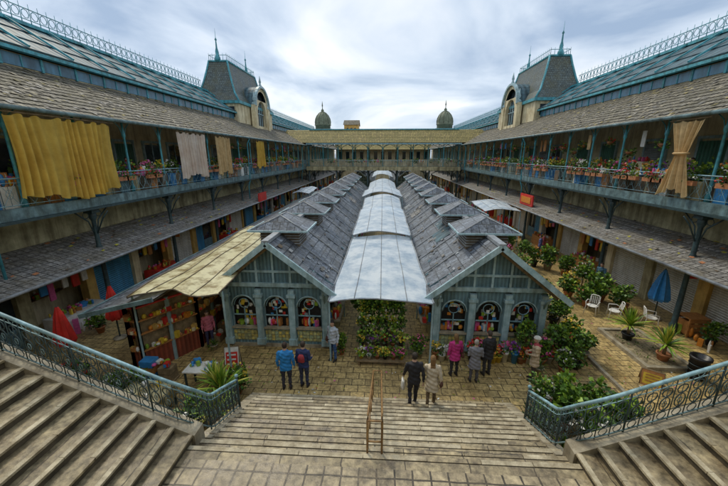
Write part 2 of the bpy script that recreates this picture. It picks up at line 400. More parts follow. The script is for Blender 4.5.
mb.box(-3.5,3.5,1.5,YT+.05,0,ZL+.004,'landing'); mb.obj('landing',st)
def flight(sx):
    mb=MB()
    for j in range(NF):
        x0=3.5+j*RU; z1=ZL+(j+1)*RI
        mb.box(sx*x0,sx*11.2,1.5,4.72,z1-RI,z1-.04,'riser')
        mb.box(sx*(x0+.06),sx*11.2,1.5,4.72,z1-.04,z1-.006,'tread')
        y=1.5
        while y<4.72:
            l=R.uniform(.8,1.5); y2=min(y+l,4.72); d=R.uniform(-.005,.005)
            mb.box(sx*(x0-.03+d),sx*(x0+.055),y+.004,y2-.004,z1-.04,z1+.001+d*.5,'nosing' if R.random()<.8 else 'tread'); y=y2
    mb.box(sx*3.52,sx*11.2,1.5,4.72,0,ZL,'grayw')
    mb.box(sx*11.2,sx*14,0,4.72,5.4,5.75,'granite')
    A=[(sx*3.45,ZL+.12),(sx*11.2,ZL+.12+7.75*SL)]
    for (y0,y1) in ((4.72,5.02),):
        vs=[(A[0][0],y0,0),(A[1][0],y0,0),(A[1][0],y0,A[1][1]),(A[0][0],y0,A[0][1]),(A[0][0],y1,0),(A[1][0],y1,0),(A[1][0],y1,A[1][1]),(A[0][0],y1,A[0][1])]
        mb.add(vs,[(0,1,2,3),(4,7,6,5),(3,2,6,7),(0,3,7,4),(1,5,6,2)],'granite')
    mb.obj('side_flight',st)
    mb=MB()
    vs=[]
    for y in (YT+.72,YB+.1):
        for dx in (-.26,.02):
            x=sx*(hw(y)+dx); z=max(.05,(YB-y)*ZL/(YB-YT)+.16)
            vs+=[(x,y,0),(x,y,z)]
    mb.add(vs,[(1,3,7,5),(0,1,5,4),(2,6,7,3),(4,5,7,6),(0,2,3,1)],'granite'); mb.obj('stair_curb',st)
flight(-1);flight(1)
def balustrade(sx):
    pts=[]
    for k in range(0,15): x=11.0-k*.5; pts.append((x,4.88,ZL+.12+(x-3.5)*SL))
    pts+= [(3.62,4.93,ZL+.15),(3.5,5.12,ZL-.1)]
    for y in (5.5,6.0,6.5,7.05): pts.append((hw(y)-.12,y,(YB-y)*ZL/(YB-YT)+.16))
    pts=[V((sx*p[0],p[1],p[2])) for p in pts]
    dense=[]
    for i in range(len(pts)-1):
        p0=pts[max(i-1,0)];p1=pts[i];p2=pts[i+1];p3=pts[min(i+2,len(pts)-1)]
        for k in range(10):
            t=k/10; dense.append(.5*((2*p1)+(p2-p0)*t+(2*p0-5*p1+4*p2-p3)*t*t+(3*p1-p0-3*p2+p3)*t**3))
    dense.append(pts[-1])
    L=[0]
    for i in range(1,len(dense)): L.append(L[-1]+(dense[i]-dense[i-1]).length)
    n=int(L[-1]/.24); cell=[]
    j=0
    for i in range(n+1):
        t=L[-1]*i/n
        while j<len(L)-2 and L[j+1]<t: j+=1
        f=(t-L[j])/max(L[j+1]-L[j],1e-6); cell.append(dense[j].lerp(dense[j+1],f))
    mb=MB(); Z=V((0,0,1)); H=.86
    mb.tube([p+Z*H for p in cell],.033,'bluerail',8)
    mb.tube([p+Z*(H-.13) for p in cell],.012,'bluerail',4)
    mb.tube([p+Z*.06 for p in cell],.016,'fascia',5)
    mb.tube([p+Z*.23 for p in cell],.010,'iron',4)
    for i,p in enumerate(cell):
        mb.tube([p,p+Z*H],.011 if i%6 else .02,'iron',4)
        if i<len(cell)-1:
            q=cell[i+1]; c=(p+q)/2; a=(q-p).normalized()
            mb.ring(c+Z*(H-.065),a,Z,.05,.05,.007,'bluerail',8,3)
            mb.ring(c+Z*.145,a,Z,.075,.075,.008,'iron',8,3)
            mb.ring(c+Z*.38,a,Z,.085,.13,.011,'iron',10,3)
            mb.ring(c+Z*.61,a,Z,.085,.085,.011,'iron',8,3)
            mb.ring(c+Z*.38,a,Z,.035,.06,.008,'fascia',6,3)
            mb.tube([c+Z*.23,c+Z*.73],.006,'iron',3)
    e=cell[-1]; mb.cyl(e,e+Z*.95,.035,.03,'iron',8); mb.ell(e+Z*.98,.05,.05,.05,'bluerail',8,6)
    mb.obj('iron_balustrade')
balustrade(-1);balustrade(1)
mb=MB()
for x in (-.2,.06):
    f=lambda y: max(0,(YB-y)*ZL/(YB-YT))
    P=[(x,YB+.35,0),(x,YB+.35,.9),(x,YB+.1,.95),(x,4.9,f(4.9)+.95),(x,4.65,f(4.65)+.9),(x,4.65,f(4.65)-.05)]
    mb.tube(P,.02,'rust',7)
    mb.tube([(x,YB+.35,.5),(x,YB+.1,.52),(x,4.75,f(4.75)+.5)],.013,'rust',6)
    for k in range(4):
        y=YB-.3-k*1.1; mb.tube([(x,y,f(y)),(x,y,f(y)+.93)],.015,'rust',6)
for (y,z) in ((YB+.35,.9),(4.65,f(4.65)+.9),(4.65,f(4.65)+.45)):
    mb.tube([(-.2,y,z),(.06,y,z)],.017,'rust',6)
mb.obj('stair_handrail')
# ---------------------------------------------------------------- wings
GZ=5.7
YBR=53.0
def rail_run(mb,P,u0,u1,step,z0,detail=True):
    n=int((u1-u0)/step)
    for zz,r in ((1.0,.03),(.86,.012),(.1,.015)): mb.tube([P(u0,z0+zz),P(u1,z0+zz)],r,'bluerail',5)
    for i in range(n+1):
        u=u0+i*step; mb.tube([P(u,z0),P(u,z0+1)],.014,'fascia',3,smooth=False)
        if i<n:
            a=P(u,z0+.1);b=P(u+step,z0+.86);c=P(u+step,z0+.1);d=P(u,z0+.86)
            mb.tube([a,b],.009,'bluerail',3,smooth=False);mb.tube([c,d],.009,'bluerail',3,smooth=False)
            if detail:
                cc=(V(a)+V(b))/2; ax=(V(c)-V(a)).normalized(); mb.ring(cc,ax,(0,0,1),.11,.16,.009,'bluerail',8,3)
                mb.tube([P(u+step/2,z0+.1),P(u+step/2,z0+.86)],.008,'fascia',3,smooth=False)
EX,EZ,TX,TZ=11.7,3.2,15.2,4.15
def wing(sx):
    w=empty('gallery_wing')
    Y0,Y1=-4,100
    mb=MB()
    mb.slope((sx*12.2,Y0,9.05),(sx*12.2,Y1,9.05),(sx*16.6,Y1,11.35),(sx*16.6,Y0,11.35),12,.028,'tile','wood')
    for k in range(900):
        f=R.uniform(.02,.98); y=R.uniform(3,60) if k%2 else R.uniform(3,30); x=12.2+4.4*f; z=9.05+2.3*f+.045; l=R.uniform(.08,.2); t=R.uniform(-.02,.02)
        dx,dz=l*.886,l*.463
        mb.quad((sx*x,y-.09,z+t),(sx*x,y+.09,z),(sx*(x+dx),y+.09,z+dz),(sx*(x+dx),y-.09,z+dz+t),R.choice(['tile2','tile3','tile3','tile','granite','tile']))
    mb.obj('tiled_gallery_roof',w)
    mb=MB()
    mb.tube([(sx*12.1,Y0,9.02),(sx*12.1,Y1,9.02)],.08,'fascia',6)
    mb.slope((sx*16.3,Y0,12.2),(sx*16.3,Y1,12.2),(sx*19.6,Y1,14.3),(sx*19.6,Y0,14.3),3,.06,'zinc','dwood')
    mb.slope((sx*23,Y0,12.2),(sx*23,Y1,12.2),(sx*19.6,Y1,14.3),(sx*19.6,Y0,14.3),3,.06,'zinc','dwood')
    mb.box(sx*16.15,sx*16.45,Y0,Y1,11.97,12.12,'teal')
    mb.box(sx*19.45,sx*19.75,Y0,Y1,14.3,14.48,'teal')
    y=Y0
    while y<Y1:
        mb.beam((sx*16.25,y,12.32),(sx*19.5,y,14.4),.08,.1,'teal'); y+=2.2
    mb.obj('zinc_upper_roof',w)
    mb=MB()
    mb.box(sx*16.6,sx*16.9,Y0,Y1,0,11.95,'cream')
    y=Y0+.5
    while y<Y1:
        mb.box(sx*16.54,sx*16.62,y,y+1.7,11.4,11.9,'bglass'); mb.box(sx*16.50,sx*16.60,y-.12,y,11.35,11.94,'teal'); mb.box(sx*16.51,sx*16.6,y+.8,y+.86,11.4,11.9,'teal'); y+=1.82
    mb.box(sx*22.7,sx*23,Y0,Y1,0,12.2,'cream')
    y=Y0+1
    while y<Y1-3:
        k=R.random()
        m='gdoor' if k<.35 else ('glass' if k<.6 else 'shut2')
        mb.box(sx*16.5,sx*16.62,y,y+1.5,GZ,GZ+2.5,m)
        mb.box(sx*16.47,sx*16.6,y-.13,y,GZ,GZ+2.62,'post'); mb.box(sx*16.47,sx*16.6,y+1.5,y+1.63,GZ,GZ+2.62,'post'); mb.box(sx*16.465,sx*16.6,y-.15,y+1.65,GZ+2.62,GZ+2.76,'post')
        if m=='glass':
            mb.box(sx*16.48,sx*16.6,y,y+1.5,GZ,GZ+.8,'panel'); mb.box(sx*16.47,sx*16.6,y+.72,y+.78,GZ,GZ+2.6,'post')
        y+=R.choice([2.6,3.1,3.6,4.2])
    mb.obj('walls',w)
    mb=MB()
    mb.box(sx*12.55,sx*16.6,Y0,Y1,GZ-.28,GZ,'grayw'); mb.box(sx*12.45,sx*12.6,Y0,Y1,GZ-.36,GZ+.03,'fascia')
    y=Y0+.4
    while y<Y1: mb.box(sx*12.6,sx*16.6,y,y+.14,GZ-.5,GZ-.28,'dwood'); y+=1.3
    mb.box(sx*12.35,sx*12.5,Y0,Y1,GZ-.46,GZ-.37,'iron')
    mb.obj('gallery_floor',w)
    mb=MB(); y=-2.2; i=0
    while y<Y1:
        n=8 if y<50 else 5
        mb.lathe(sx*12.75,y,[(.16,0),(.16,.4),(.11,.5),(.09,2.9),(.13,3.3),(.13,3.5),(.09,3.6),(.085,4.7),(.15,4.85),(.15,5.2)],'iron',n)
        mb.box(sx*12.55,sx*12.95,y-.2,y+.2,5.05,5.19,'iron')
        for d in (-1,1):
            mb.tube([(sx*12.75,y+d*.08,4.1),(sx*12.75,y+d*.25,4.7),(sx*12.75,y+d*.8,5.18)],.035,'iron',4)
            if y<50: mb.ring((sx*12.75,y+d*.33,4.98),(0,1,0),(0,0,1),.14,.14,.018,'iron',8,4)
        mb.tube([(sx*12.7,y,4.1),(sx*12.3,y,4.8),(sx*12.0,y,5.15)],.035,'iron',4)
        y+=5.2
    y=-2.2
    while y<Y1:
        mb.lathe(sx*12.7,y,[(.1,GZ),(.1,GZ+.25),(.06,GZ+.35),(.05,GZ+2.6),(.09,GZ+2.7),(.09,GZ+2.8),(.05,GZ+2.9),(.05,9.25)],'teal',6)
        for d in (-1,1): mb.tube([(sx*12.7,y,8.3),(sx*12.7,y+d*.2,8.8),(sx*12.7,y+d*.6,9.15)],.025,'teal',4)
        y+=2.6
    for y in (9.4,30.2,51.0): mb.tube([(sx*12.1,y,9.0),(sx*12.4,y+.1,8.5),(sx*12.42,y+.1,GZ-.5),(sx*12.6,y+.1,GZ-1),(sx*12.6,y+.1,3.4)],.05,'teal',6)
    mb.box(sx*12.62,sx*12.78,Y0,Y1,9.08,9.22,'fascia')
    mb.obj('iron_columns',w)
    mb=MB(); rail_run(mb,lambda u,z:(sx*12.52,u,z),Y0,46,.5,GZ+.03); rail_run(mb,lambda u,z:(sx*12.52,u,z),46,99,1.0,GZ+.03,False)
    mb.obj('gallery_railing',w)
    mb=MB(); y=Y0
    for (a,b,xr,zr) in ((Y0,37,19.6,14.48),(50,97,19.6,14.48)):
        mb.tube([(sx*xr,a,zr+.75),(sx*xr,b,zr+.75)],.03,'teal',4); mb.tube([(sx*xr,a,zr+.2),(sx*xr,b,zr+.2)],.025,'teal',4)
        y=a
        while y<b:
            mb.tube([(sx*xr,y,zr),(sx*xr,y,zr+1.0)],[.03,.015],'teal',4)
            mb.ring((sx*xr,y+.25,zr+.48),(0,1,0),(0,0,1),.2,.22,.022,'teal',7,3)
            y+=.5
    mb.obj('ridge_cresting',w)
    mb=MB()
    mb.slope((sx*EX,2.2,EZ),(sx*EX,Y1,EZ),(sx*TX,Y1,TZ),(sx*TX,2.2,TZ),9,.028,'tile3','wood')
    mb.tube([(sx*(EX-.05),2.2,EZ-.02),(sx*(EX-.05),Y1,EZ-.02)],.06,'grey',6)
    for k in range(300):
        f=R.uniform(.05,.95); y=R.uniform(6,45); x=EX+(TX-EX)*f; z=EZ+(TZ-EZ)*f+.04; q=R.uniform(.03,.1)
        mb.quad((sx*x,y-q,z),(sx*x,y+q,z+.02),(sx*(x+q*1.5),y+q,z+q*.4+.02),(sx*(x+q*1.5),y-q,z+q*.4),R.choice(['tile','leaf4','terra','dwood','granite']))
    mb.obj('lean_to_roof',w)
    mb=MB(); mb.box(sx*14.3,sx*14.5,Y0,Y1,2.75,5.2,'grayw')
    mb.box(sx*15.6,sx*15.8,Y0,Y1,0,5.2,'cream')
    y=2; i=0
    pat=['bshut','open','bdoor','open','bshut','open','shut','bdoor','open','shut'] if sx<0 else ['open','shut','open','shut','shut','shut','open','shut','open','bdoor','shut']
    while y<98:
        mb.box(sx*14.12,sx*14.5,y-.25,y+.25,0,3.4,R.choice(['cream','ochre','grayw','white']))
        t=pat[i%len(pat)]; X=14.3
        if t in('shut','shut2','bshut'): mb.box(sx*X,sx*14.42,y+.25,y+2.75,0,2.7,t); mb.box(sx*14.2,sx*14.42,y+.25,y+2.75,2.42,2.72,'grey')
        elif t in('bdoor','gdoor'):
            mb.box(sx*X,sx*14.4,y+.25,y+1.5,0,2.5,t); mb.box(sx*14.33,sx*14.4,y+1.5,y+2.75,.9,2.5,'glass'); mb.box(sx*14.28,sx*14.42,y+1.5,y+2.75,0,.9,'panel')
            mb.box(sx*14.27,sx*14.42,y+.25,y+2.75,2.5,2.7,'bluep')
        else:
            mb.box(sx*13.3,sx*14.2,y+.5,y+2.6,0,.8,R.choice(['crate','wht','bluep','red']))
            goods(mb,sx*13.35,sx*14.15,y+.55,y+2.5,.8,26,.3)
            for zz in (1.3,1.8,2.3):
                mb.box(sx*15.2,sx*15.6,y+.3,y+2.7,zz-.03,zz,'wood'); goods(mb,sx*15.25,sx*15.55,y+.4,y+2.6,zz,16,.35)
            mb.box(sx*14.05,sx*14.3,y+.3,y+2.7,2.35,2.72,R.choice(['red','bluep','wht','yel','cream']))
            for q in range(5):
                yy=y+.4+q*.5+R.uniform(-.1,.1); hh=R.uniform(.4,.8); mb.box(sx*13.9,sx*13.96,yy,yy+R.uniform(.2,.36),2.3-hh,2.3,R.choice(['red','wht','pnk','bluep','orange','yel','crate']))
        if R.random()<.7 and y>6: goods(mb,sx*12.9,sx*13.3,y+.4,y+2.4,0,9,.7)
        if i%2==0: mb.box(sx*13.3,sx*14.1,y-.03,y+.03,2.3,2.75,R.choice(['red','yel','bluep','wht','orange']))
        y+=3; i+=1
    mb.obj('shopfronts',w)
wing(-1);wing(1)
def gallery_goods(sx):
    mb=MB(); y=5
    while y<50:
        k=R.random(); x=sx*R.uniform(12.75,13.3)
        mb.box(x-.25,x+.25,y-.27,y+.27,GZ,GZ+.75,R.choice(['crate','panel','grayw','bluep','wood','wht','dwood','dwood']))
        if k<.8:
            pot(mb,x,y,GZ+.75,.12,.18,R.choice(['terra','wht','black']))
            clump(mb,(x,y,GZ+R.uniform(1.0,1.3)),(.26,.34,R.uniform(.24,.45)),75,.13,R.choice([('leaf1','leaf2','leaf3'),('leaf3','leaf1','leaf4'),('leaf1','leaf1','leaf3')]))
            if R.random()<.6: dots(mb,(x,y,GZ+1.15),(.28,.36,.36),22,.09,[M[R.choice(['red','pnk','wht','yel','pur','orange','wht'])]])
        else: goods(mb,x-.2,x+.2,y-.25,y+.25,GZ+.75,14,.5)
        if R.random()<.35:
            xx=sx*12.36; mb.box(xx-.09,xx+.09,y-.3,y+.3,GZ+.62,GZ+.8,'terra'); clump(mb,(xx,y,GZ+.88),(.14,.34,.16),45,.1); dots(mb,(xx,y,GZ+.88),(.14,.34,.16),16,.07,[M[R.choice(['red','pnk','wht'])]])
        y+=.5
    y=7
    while y<50:
        x=sx*R.uniform(14.3,16.0)
        if R.random()<.6: 
            h=R.uniform(.6,1.5); mb.box(x-.3,x+.3,y-.4,y+.4,GZ,GZ+h,R.choice(['crate','cream','wht','bluep','wood'])); goods(mb,x-.25,x+.25,y-.3,y+.3,GZ+h,6,.35)
        else: clump(mb,(x,y,GZ+1.0),(.35,.4,.7),60,.16)
        y+=.95
    mb.obj('flower_benches')
    mb=MB(); y=7.2
    skip=(10,27,31.5,34.5) if sx<0 else (13.2,15.8)
    while y<50:
        if not any(a<=y<=b for a,b in zip(skip[::2],skip[1::2])):
            x=sx*R.uniform(12.9,13.6); zt=9.25
            if R.random()<.65:
                zz=R.uniform(7.6,8.2); mb.tube([(x,y,zt),(x,y,zz+.1)],.006,'iron',3); mb.lathe(x,y,[(.05,zz-.1),(.16,zz),(.18,zz+.08),(.01,zz+.07)],'terra',8); clump(mb,(x,y,zz+.05),(.26,.26,.24),55,.12)
                if R.random()<.5: dots(mb,(x,y,zz+.05),(.26,.26,.2),14,.08,[M[R.choice(['red','pnk','wht','yel'])]])
            else:
                w,h=R.uniform(.25,.5),R.uniform(.5,1.0); mb.box(x-.02,x+.02,y-w/2,y+w/2,8.7-h,8.7,R.choice(['wht','red','bluep','pnk','curb','yel','crate'])); mb.tube([(x,y,8.7),(x,y,zt)],.006,'iron',3)
        y+=R.uniform(.8,1.9)
    mb.obj('hanging_baskets_and_wares')
gallery_goods(-1);gallery_goods(1)
mb=MB(); mb.box(-14,14,-4,.9,5.4,5.75,'granite'); mb.box(-14,14,-4.3,-4,0,12,'cream'); mb.box(-14,14,.6,.9,0,5.4,'grayw'); mb.obj('entrance_gallery_floor')
# ---------------------------------------------------------------- bridge
br=empty('covered_gallery_bridge'); B0=YBR
mb=MB()
mb.slope((-16,B0,9.4),(16,B0,9.4),(16,B0+3,11.5),(-16,B0+3,11.5),8,.04,'tile2','dwood')
mb.slope((-16,B0+6,9.4),(16,B0+6,9.4),(16,B0+3,11.5),(-16,B0+3,11.5),8,.04,'tile2','dwood')
mb.box(-12.2,12.2,B0+2.85,B0+3.15,11.48,11.65,'teal'); mb.box(-12.2,12.2,B0+.02,B0+.12,9.12,9.34,'bluerail'); mb.obj('roof',br)
mb=MB(); mb.box(-12.4,12.4,B0+.6,B0+5.4,GZ-.3,GZ,'grayw'); mb.box(-12.4,12.4,B0+.5,B0+.62,GZ-.6,GZ+.02,'grayw'); 
mb.box(-12.4,12.4,B0+3,B0+3.2,GZ,GZ+1.1,'cream'); mb.obj('deck',br)
mb=MB()
for x in [-12+2.4*k for k in range(11)]:
    for y in (B0+.7,B0+5.3):
        mb.cyl((x,y,GZ),(x,y,9.45),.07,.06,'teal',6)
        for d in (-1,1): mb.tube([(x,y,8.4),(x+d*.25,y,8.9),(x+d*1.15,y,9.3)],.04,'teal',4)
for x in (-12,-7.5,-2.4,2.4,7.5,12):
    for y in (B0+.8,B0+5.2):
        mb.cyl((x,y,0),(x,y,5.3),.16,.13,'iron',8)
        for d in (-1,1): mb.tube([(x,y,3.6),(x+d*.4,y,4.6),(x+d*1.6,y,5.2)],.06,'iron',4)
mb.obj('columns',br)
mb=MB(); rail_run(mb,lambda u,z:(u,B0+.55,z),-12.4,12.4,.6,GZ,False)
for k in range(30):
    x=R.uniform(-12,12); clump(mb,(x,B0+.9,GZ+.9),(.4,.2,.3),22,.2)
    if k%2: goods(mb,x+.5,x+1,B0+.8,B0+1,GZ+.7,4,.5)
mb.obj('railing',br)
# ---------------------------------------------------------------- mansard towers
def tower(sx):
    t=empty('mansard_tower'); ya,yb=37.5,48.5; xa,xb=15.9,21.0
    mb=MB(); mb.box(sx*xa,sx*xb,ya,yb,9,13.0,'cream'); mb.box(sx*(xa-.25),sx*(xb+.25),ya-.25,yb+.25,13,13.3,'teal')
    for k in range(4): mb.box(sx*(xa+.5+k*1.2),sx*(xa+1.1+k*1.2),ya-.04,ya+.1,11.6,12.7,'glass')
    mb.obj('walls',t)
    mb=MB(); lv=[(0,13.3),(.65,14.2),(1.05,15.4),(1.4,16.7),(1.6,17.6)]
    rr=[[(sx*(xa-.1+d),ya-.1+d,z),(sx*(xb+.1-d),ya-.1+d,z),(sx*(xb+.1-d),yb+.1-d,z),(sx*(xa-.1+d),yb+.1-d,z)] for d,z in lv]
    for a,b in zip(rr,rr[1:]):
        for k in range(4): mb.quad(a[k],a[(k+1)%4],b[(k+1)%4],b[k],'mansard')
    mb.quad(*rr[-1],'zinc')
    for k in range(4): mb.tube([r[k] for r in rr],.11,'teal',5)
    top=rr[-1]
    for k in range(4): mb.tube([top[k],top[(k+1)%4]],.12,'teal',5)
    mb.obj('mansard_roof',t)
    mb=MB()
    xc=(xa+xb)/2
    x0,x1=sx*(xa+1.55),sx*(xb-1.55); y0,y1=ya+1.55,yb-1.55
    for (a,b) in (((x0,y0),(x0,y1)),((x1,y0),(x1,y1)),((x0,y0),(x1,y0)),((x0,y1),(x1,y1))):
        n=int(math.hypot(b[0]-a[0],b[1]-a[1])/.4)
        mb.tube([(a[0],a[1],18.2),(b[0],b[1],18.2)],.03,'teal',4)
        for k in range(n+1):
            f=k/n; X=a[0]+(b[0]-a[0])*f; Y=a[1]+(b[1]-a[1])*f; mb.tube([(X,Y,17.6),(X,Y,18.4)],[.035,.015],'teal',4)
    for y in (y0,y1):
        mb.lathe(sx*xc,y,[(.35,17.6),(.3,18.0),(.14,18.2),(.2,18.5),(.1,18.9),(.06,19.6),(.13,19.7),(.03,19.9),(.01,20.8)],'teal',8)
    mb.obj('spires_and_cresting',t)
    mb=MB(); X=15.3; yc=43
    P=lambda u,z,d:(sx*(X+d),u,z)
    arch_wall(mb,P,yc-2.2,yc+2.2,10.6,14.0,yc,2.9,12.5,11.0,'cream',.5,12)
    arch_n=14
    outer=[(yc-2.4*math.cos(math.pi*k/arch_n),13.2+2.4*math.sin(math.pi*k/arch_n)) for k in range(arch_n+1)]
    for k in range(arch_n):
        a,b=outer[k],outer[k+1]
        mb.quad(P(a[0],a[1],-.02),P(b[0],b[1],-.02),P(yc+(b[0]-yc)*.72,13.2+(b[1]-13.2)*.72+.15,-.02),P(yc+(a[0]-yc)*.72,13.2+(a[1]-13.2)*.72+.15,-.02),'cream')
        mb.quad(P(a[0],a[1],-.25),P(b[0],b[1],-.25),P(b[0],b[1],2.4),P(a[0],a[1],2.4),'zinc')
        mb.beam(P(a[0],a[1],-.12),P(b[0],b[1],-.12),.3,.24,'post')
    mb.quad(P(yc-1.8,10.6,.4),P(yc+1.8,10.6,.4),P(yc+1.8,14.9,.4),P(yc-1.8,14.9,.4),'glass')
    for k in (-.7,0,.7): mb.box(sx*(X+.3),sx*(X+.38),yc+k-.04,yc+k+.04,11,13.8,'post')
    mb.box(sx*(X+.3),sx*(X+.38),yc-1.35,yc+1.35,12.45,12.55,'post')
    for d in (-2.2,2.2):
        mb.box(sx*(X-.15),sx*(X+.4),yc+d-.35,yc+d+.35,10.4,13.3,'cream'); mb.lathe(sx*(X+.1),yc+d,[(.35,13.3),(.3,13.5),(.12,13.7),(.22,14.0),(.1,14.3),(.02,14.8)],'post',8)
    mb.lathe(sx*X,yc,[(.25,15.55),(.2,15.8),(.1,16),(.16,16.2),(.02,16.9)],'post',8)
    mb.box(sx*(X+.02),sx*(X+1.2),yc-2.2,yc+2.2,10.0,10.6,'cream')
    mb.obj('arched_dormer',t)
tower(-1);tower(1)
def dome(sx):
    mb=MB(); x,y=sx*17.5,99; q=.76
    mb.box(x-2.8,x+2.8,y-2.8,y+2.8,0,14.4,'cream'); mb.box(x-3.0,x+3.0,y-3.0,y+3.0,14.4,14.7,'post')
    mb.lathe(x,y,[(r*q,14.7+(z-14.8)*q) for r,z in [(2.9,14.8),(2.9,16.2),(3.15,16.3),(3.15,16.55),(2.9,16.6),(3.0,17.5),(2.8,18.6),(2.2,19.8),(1.3,20.7),(.5,21.1),(.5,21.6),(.6,21.7),(.15,22.2),(.12,23),(.25,23.2),(.02,25)]],'copper',20)
    for k in range(10):
        a=2*math.pi*k/10; c,s=math.cos(a)*q,math.sin(a)*q
        mb.tube([(x+r*c,y+r*s,14.7+(z-14.8)*q) for r,z in ((3.0,16.6),(3.08,17.5),(2.88,18.6),(2.27,19.8),(1.36,20.75),(.5,21.2))],.06,'copper',4)
    mb.obj('domed_corner_turret')
dome(-1);dome(1)
fw=empty('far_market_building')
mb=MB(); mb.box(-14,14,100,100.3,0,12.2,'cream')
for k in range(-6,7):
    mb.box(k*2.1-.5,k*2.1+.5,99.94,100.02,6,8.4,'glass'); mb.box(k*2.1-.6,k*2.1+.6,99.9,100.0,8.4,8.6,'post')
mb.obj('walls',fw)
mb=MB(); mb.slope((-14,99.6,12.2),(14,99.6,12.2),(14,104,14.6),(-14,104,14.6),3,.06,'zinc','dwood'); mb.slope((-14,95.5,9.05),(14,95.5,9.05),(14,99.9,11.2),(-14,99.9,11.2),8,.05,'tile2','dwood')
mb.obj('roof',fw)
mb=MB(); mb.box(-13.5,-8.6,118,124,0,17.6,'ochre'); mb.slope((-13.8,117.7,17.6),(-8.3,117.7,17.6),(-8.3,121,19.4),(-13.8,121,19.4),4,.05,'tile','wood'); mb.slope((-13.8,124.3,17.6),(-8.3,124.3,17.6),(-8.3,121,19.4),(-13.8,121,19.4),4,.05,'tile','wood'); mb.tri((-8.6,118,17.6),(-8.6,124,17.6),(-8.6,121,19.3),'ochre')
for k in range(3): mb.box(-12.6+k*1.3,-12.0+k*1.3,117.95,118.05,15.2,16.6,'glass')
mb.obj('ochre_town_house')
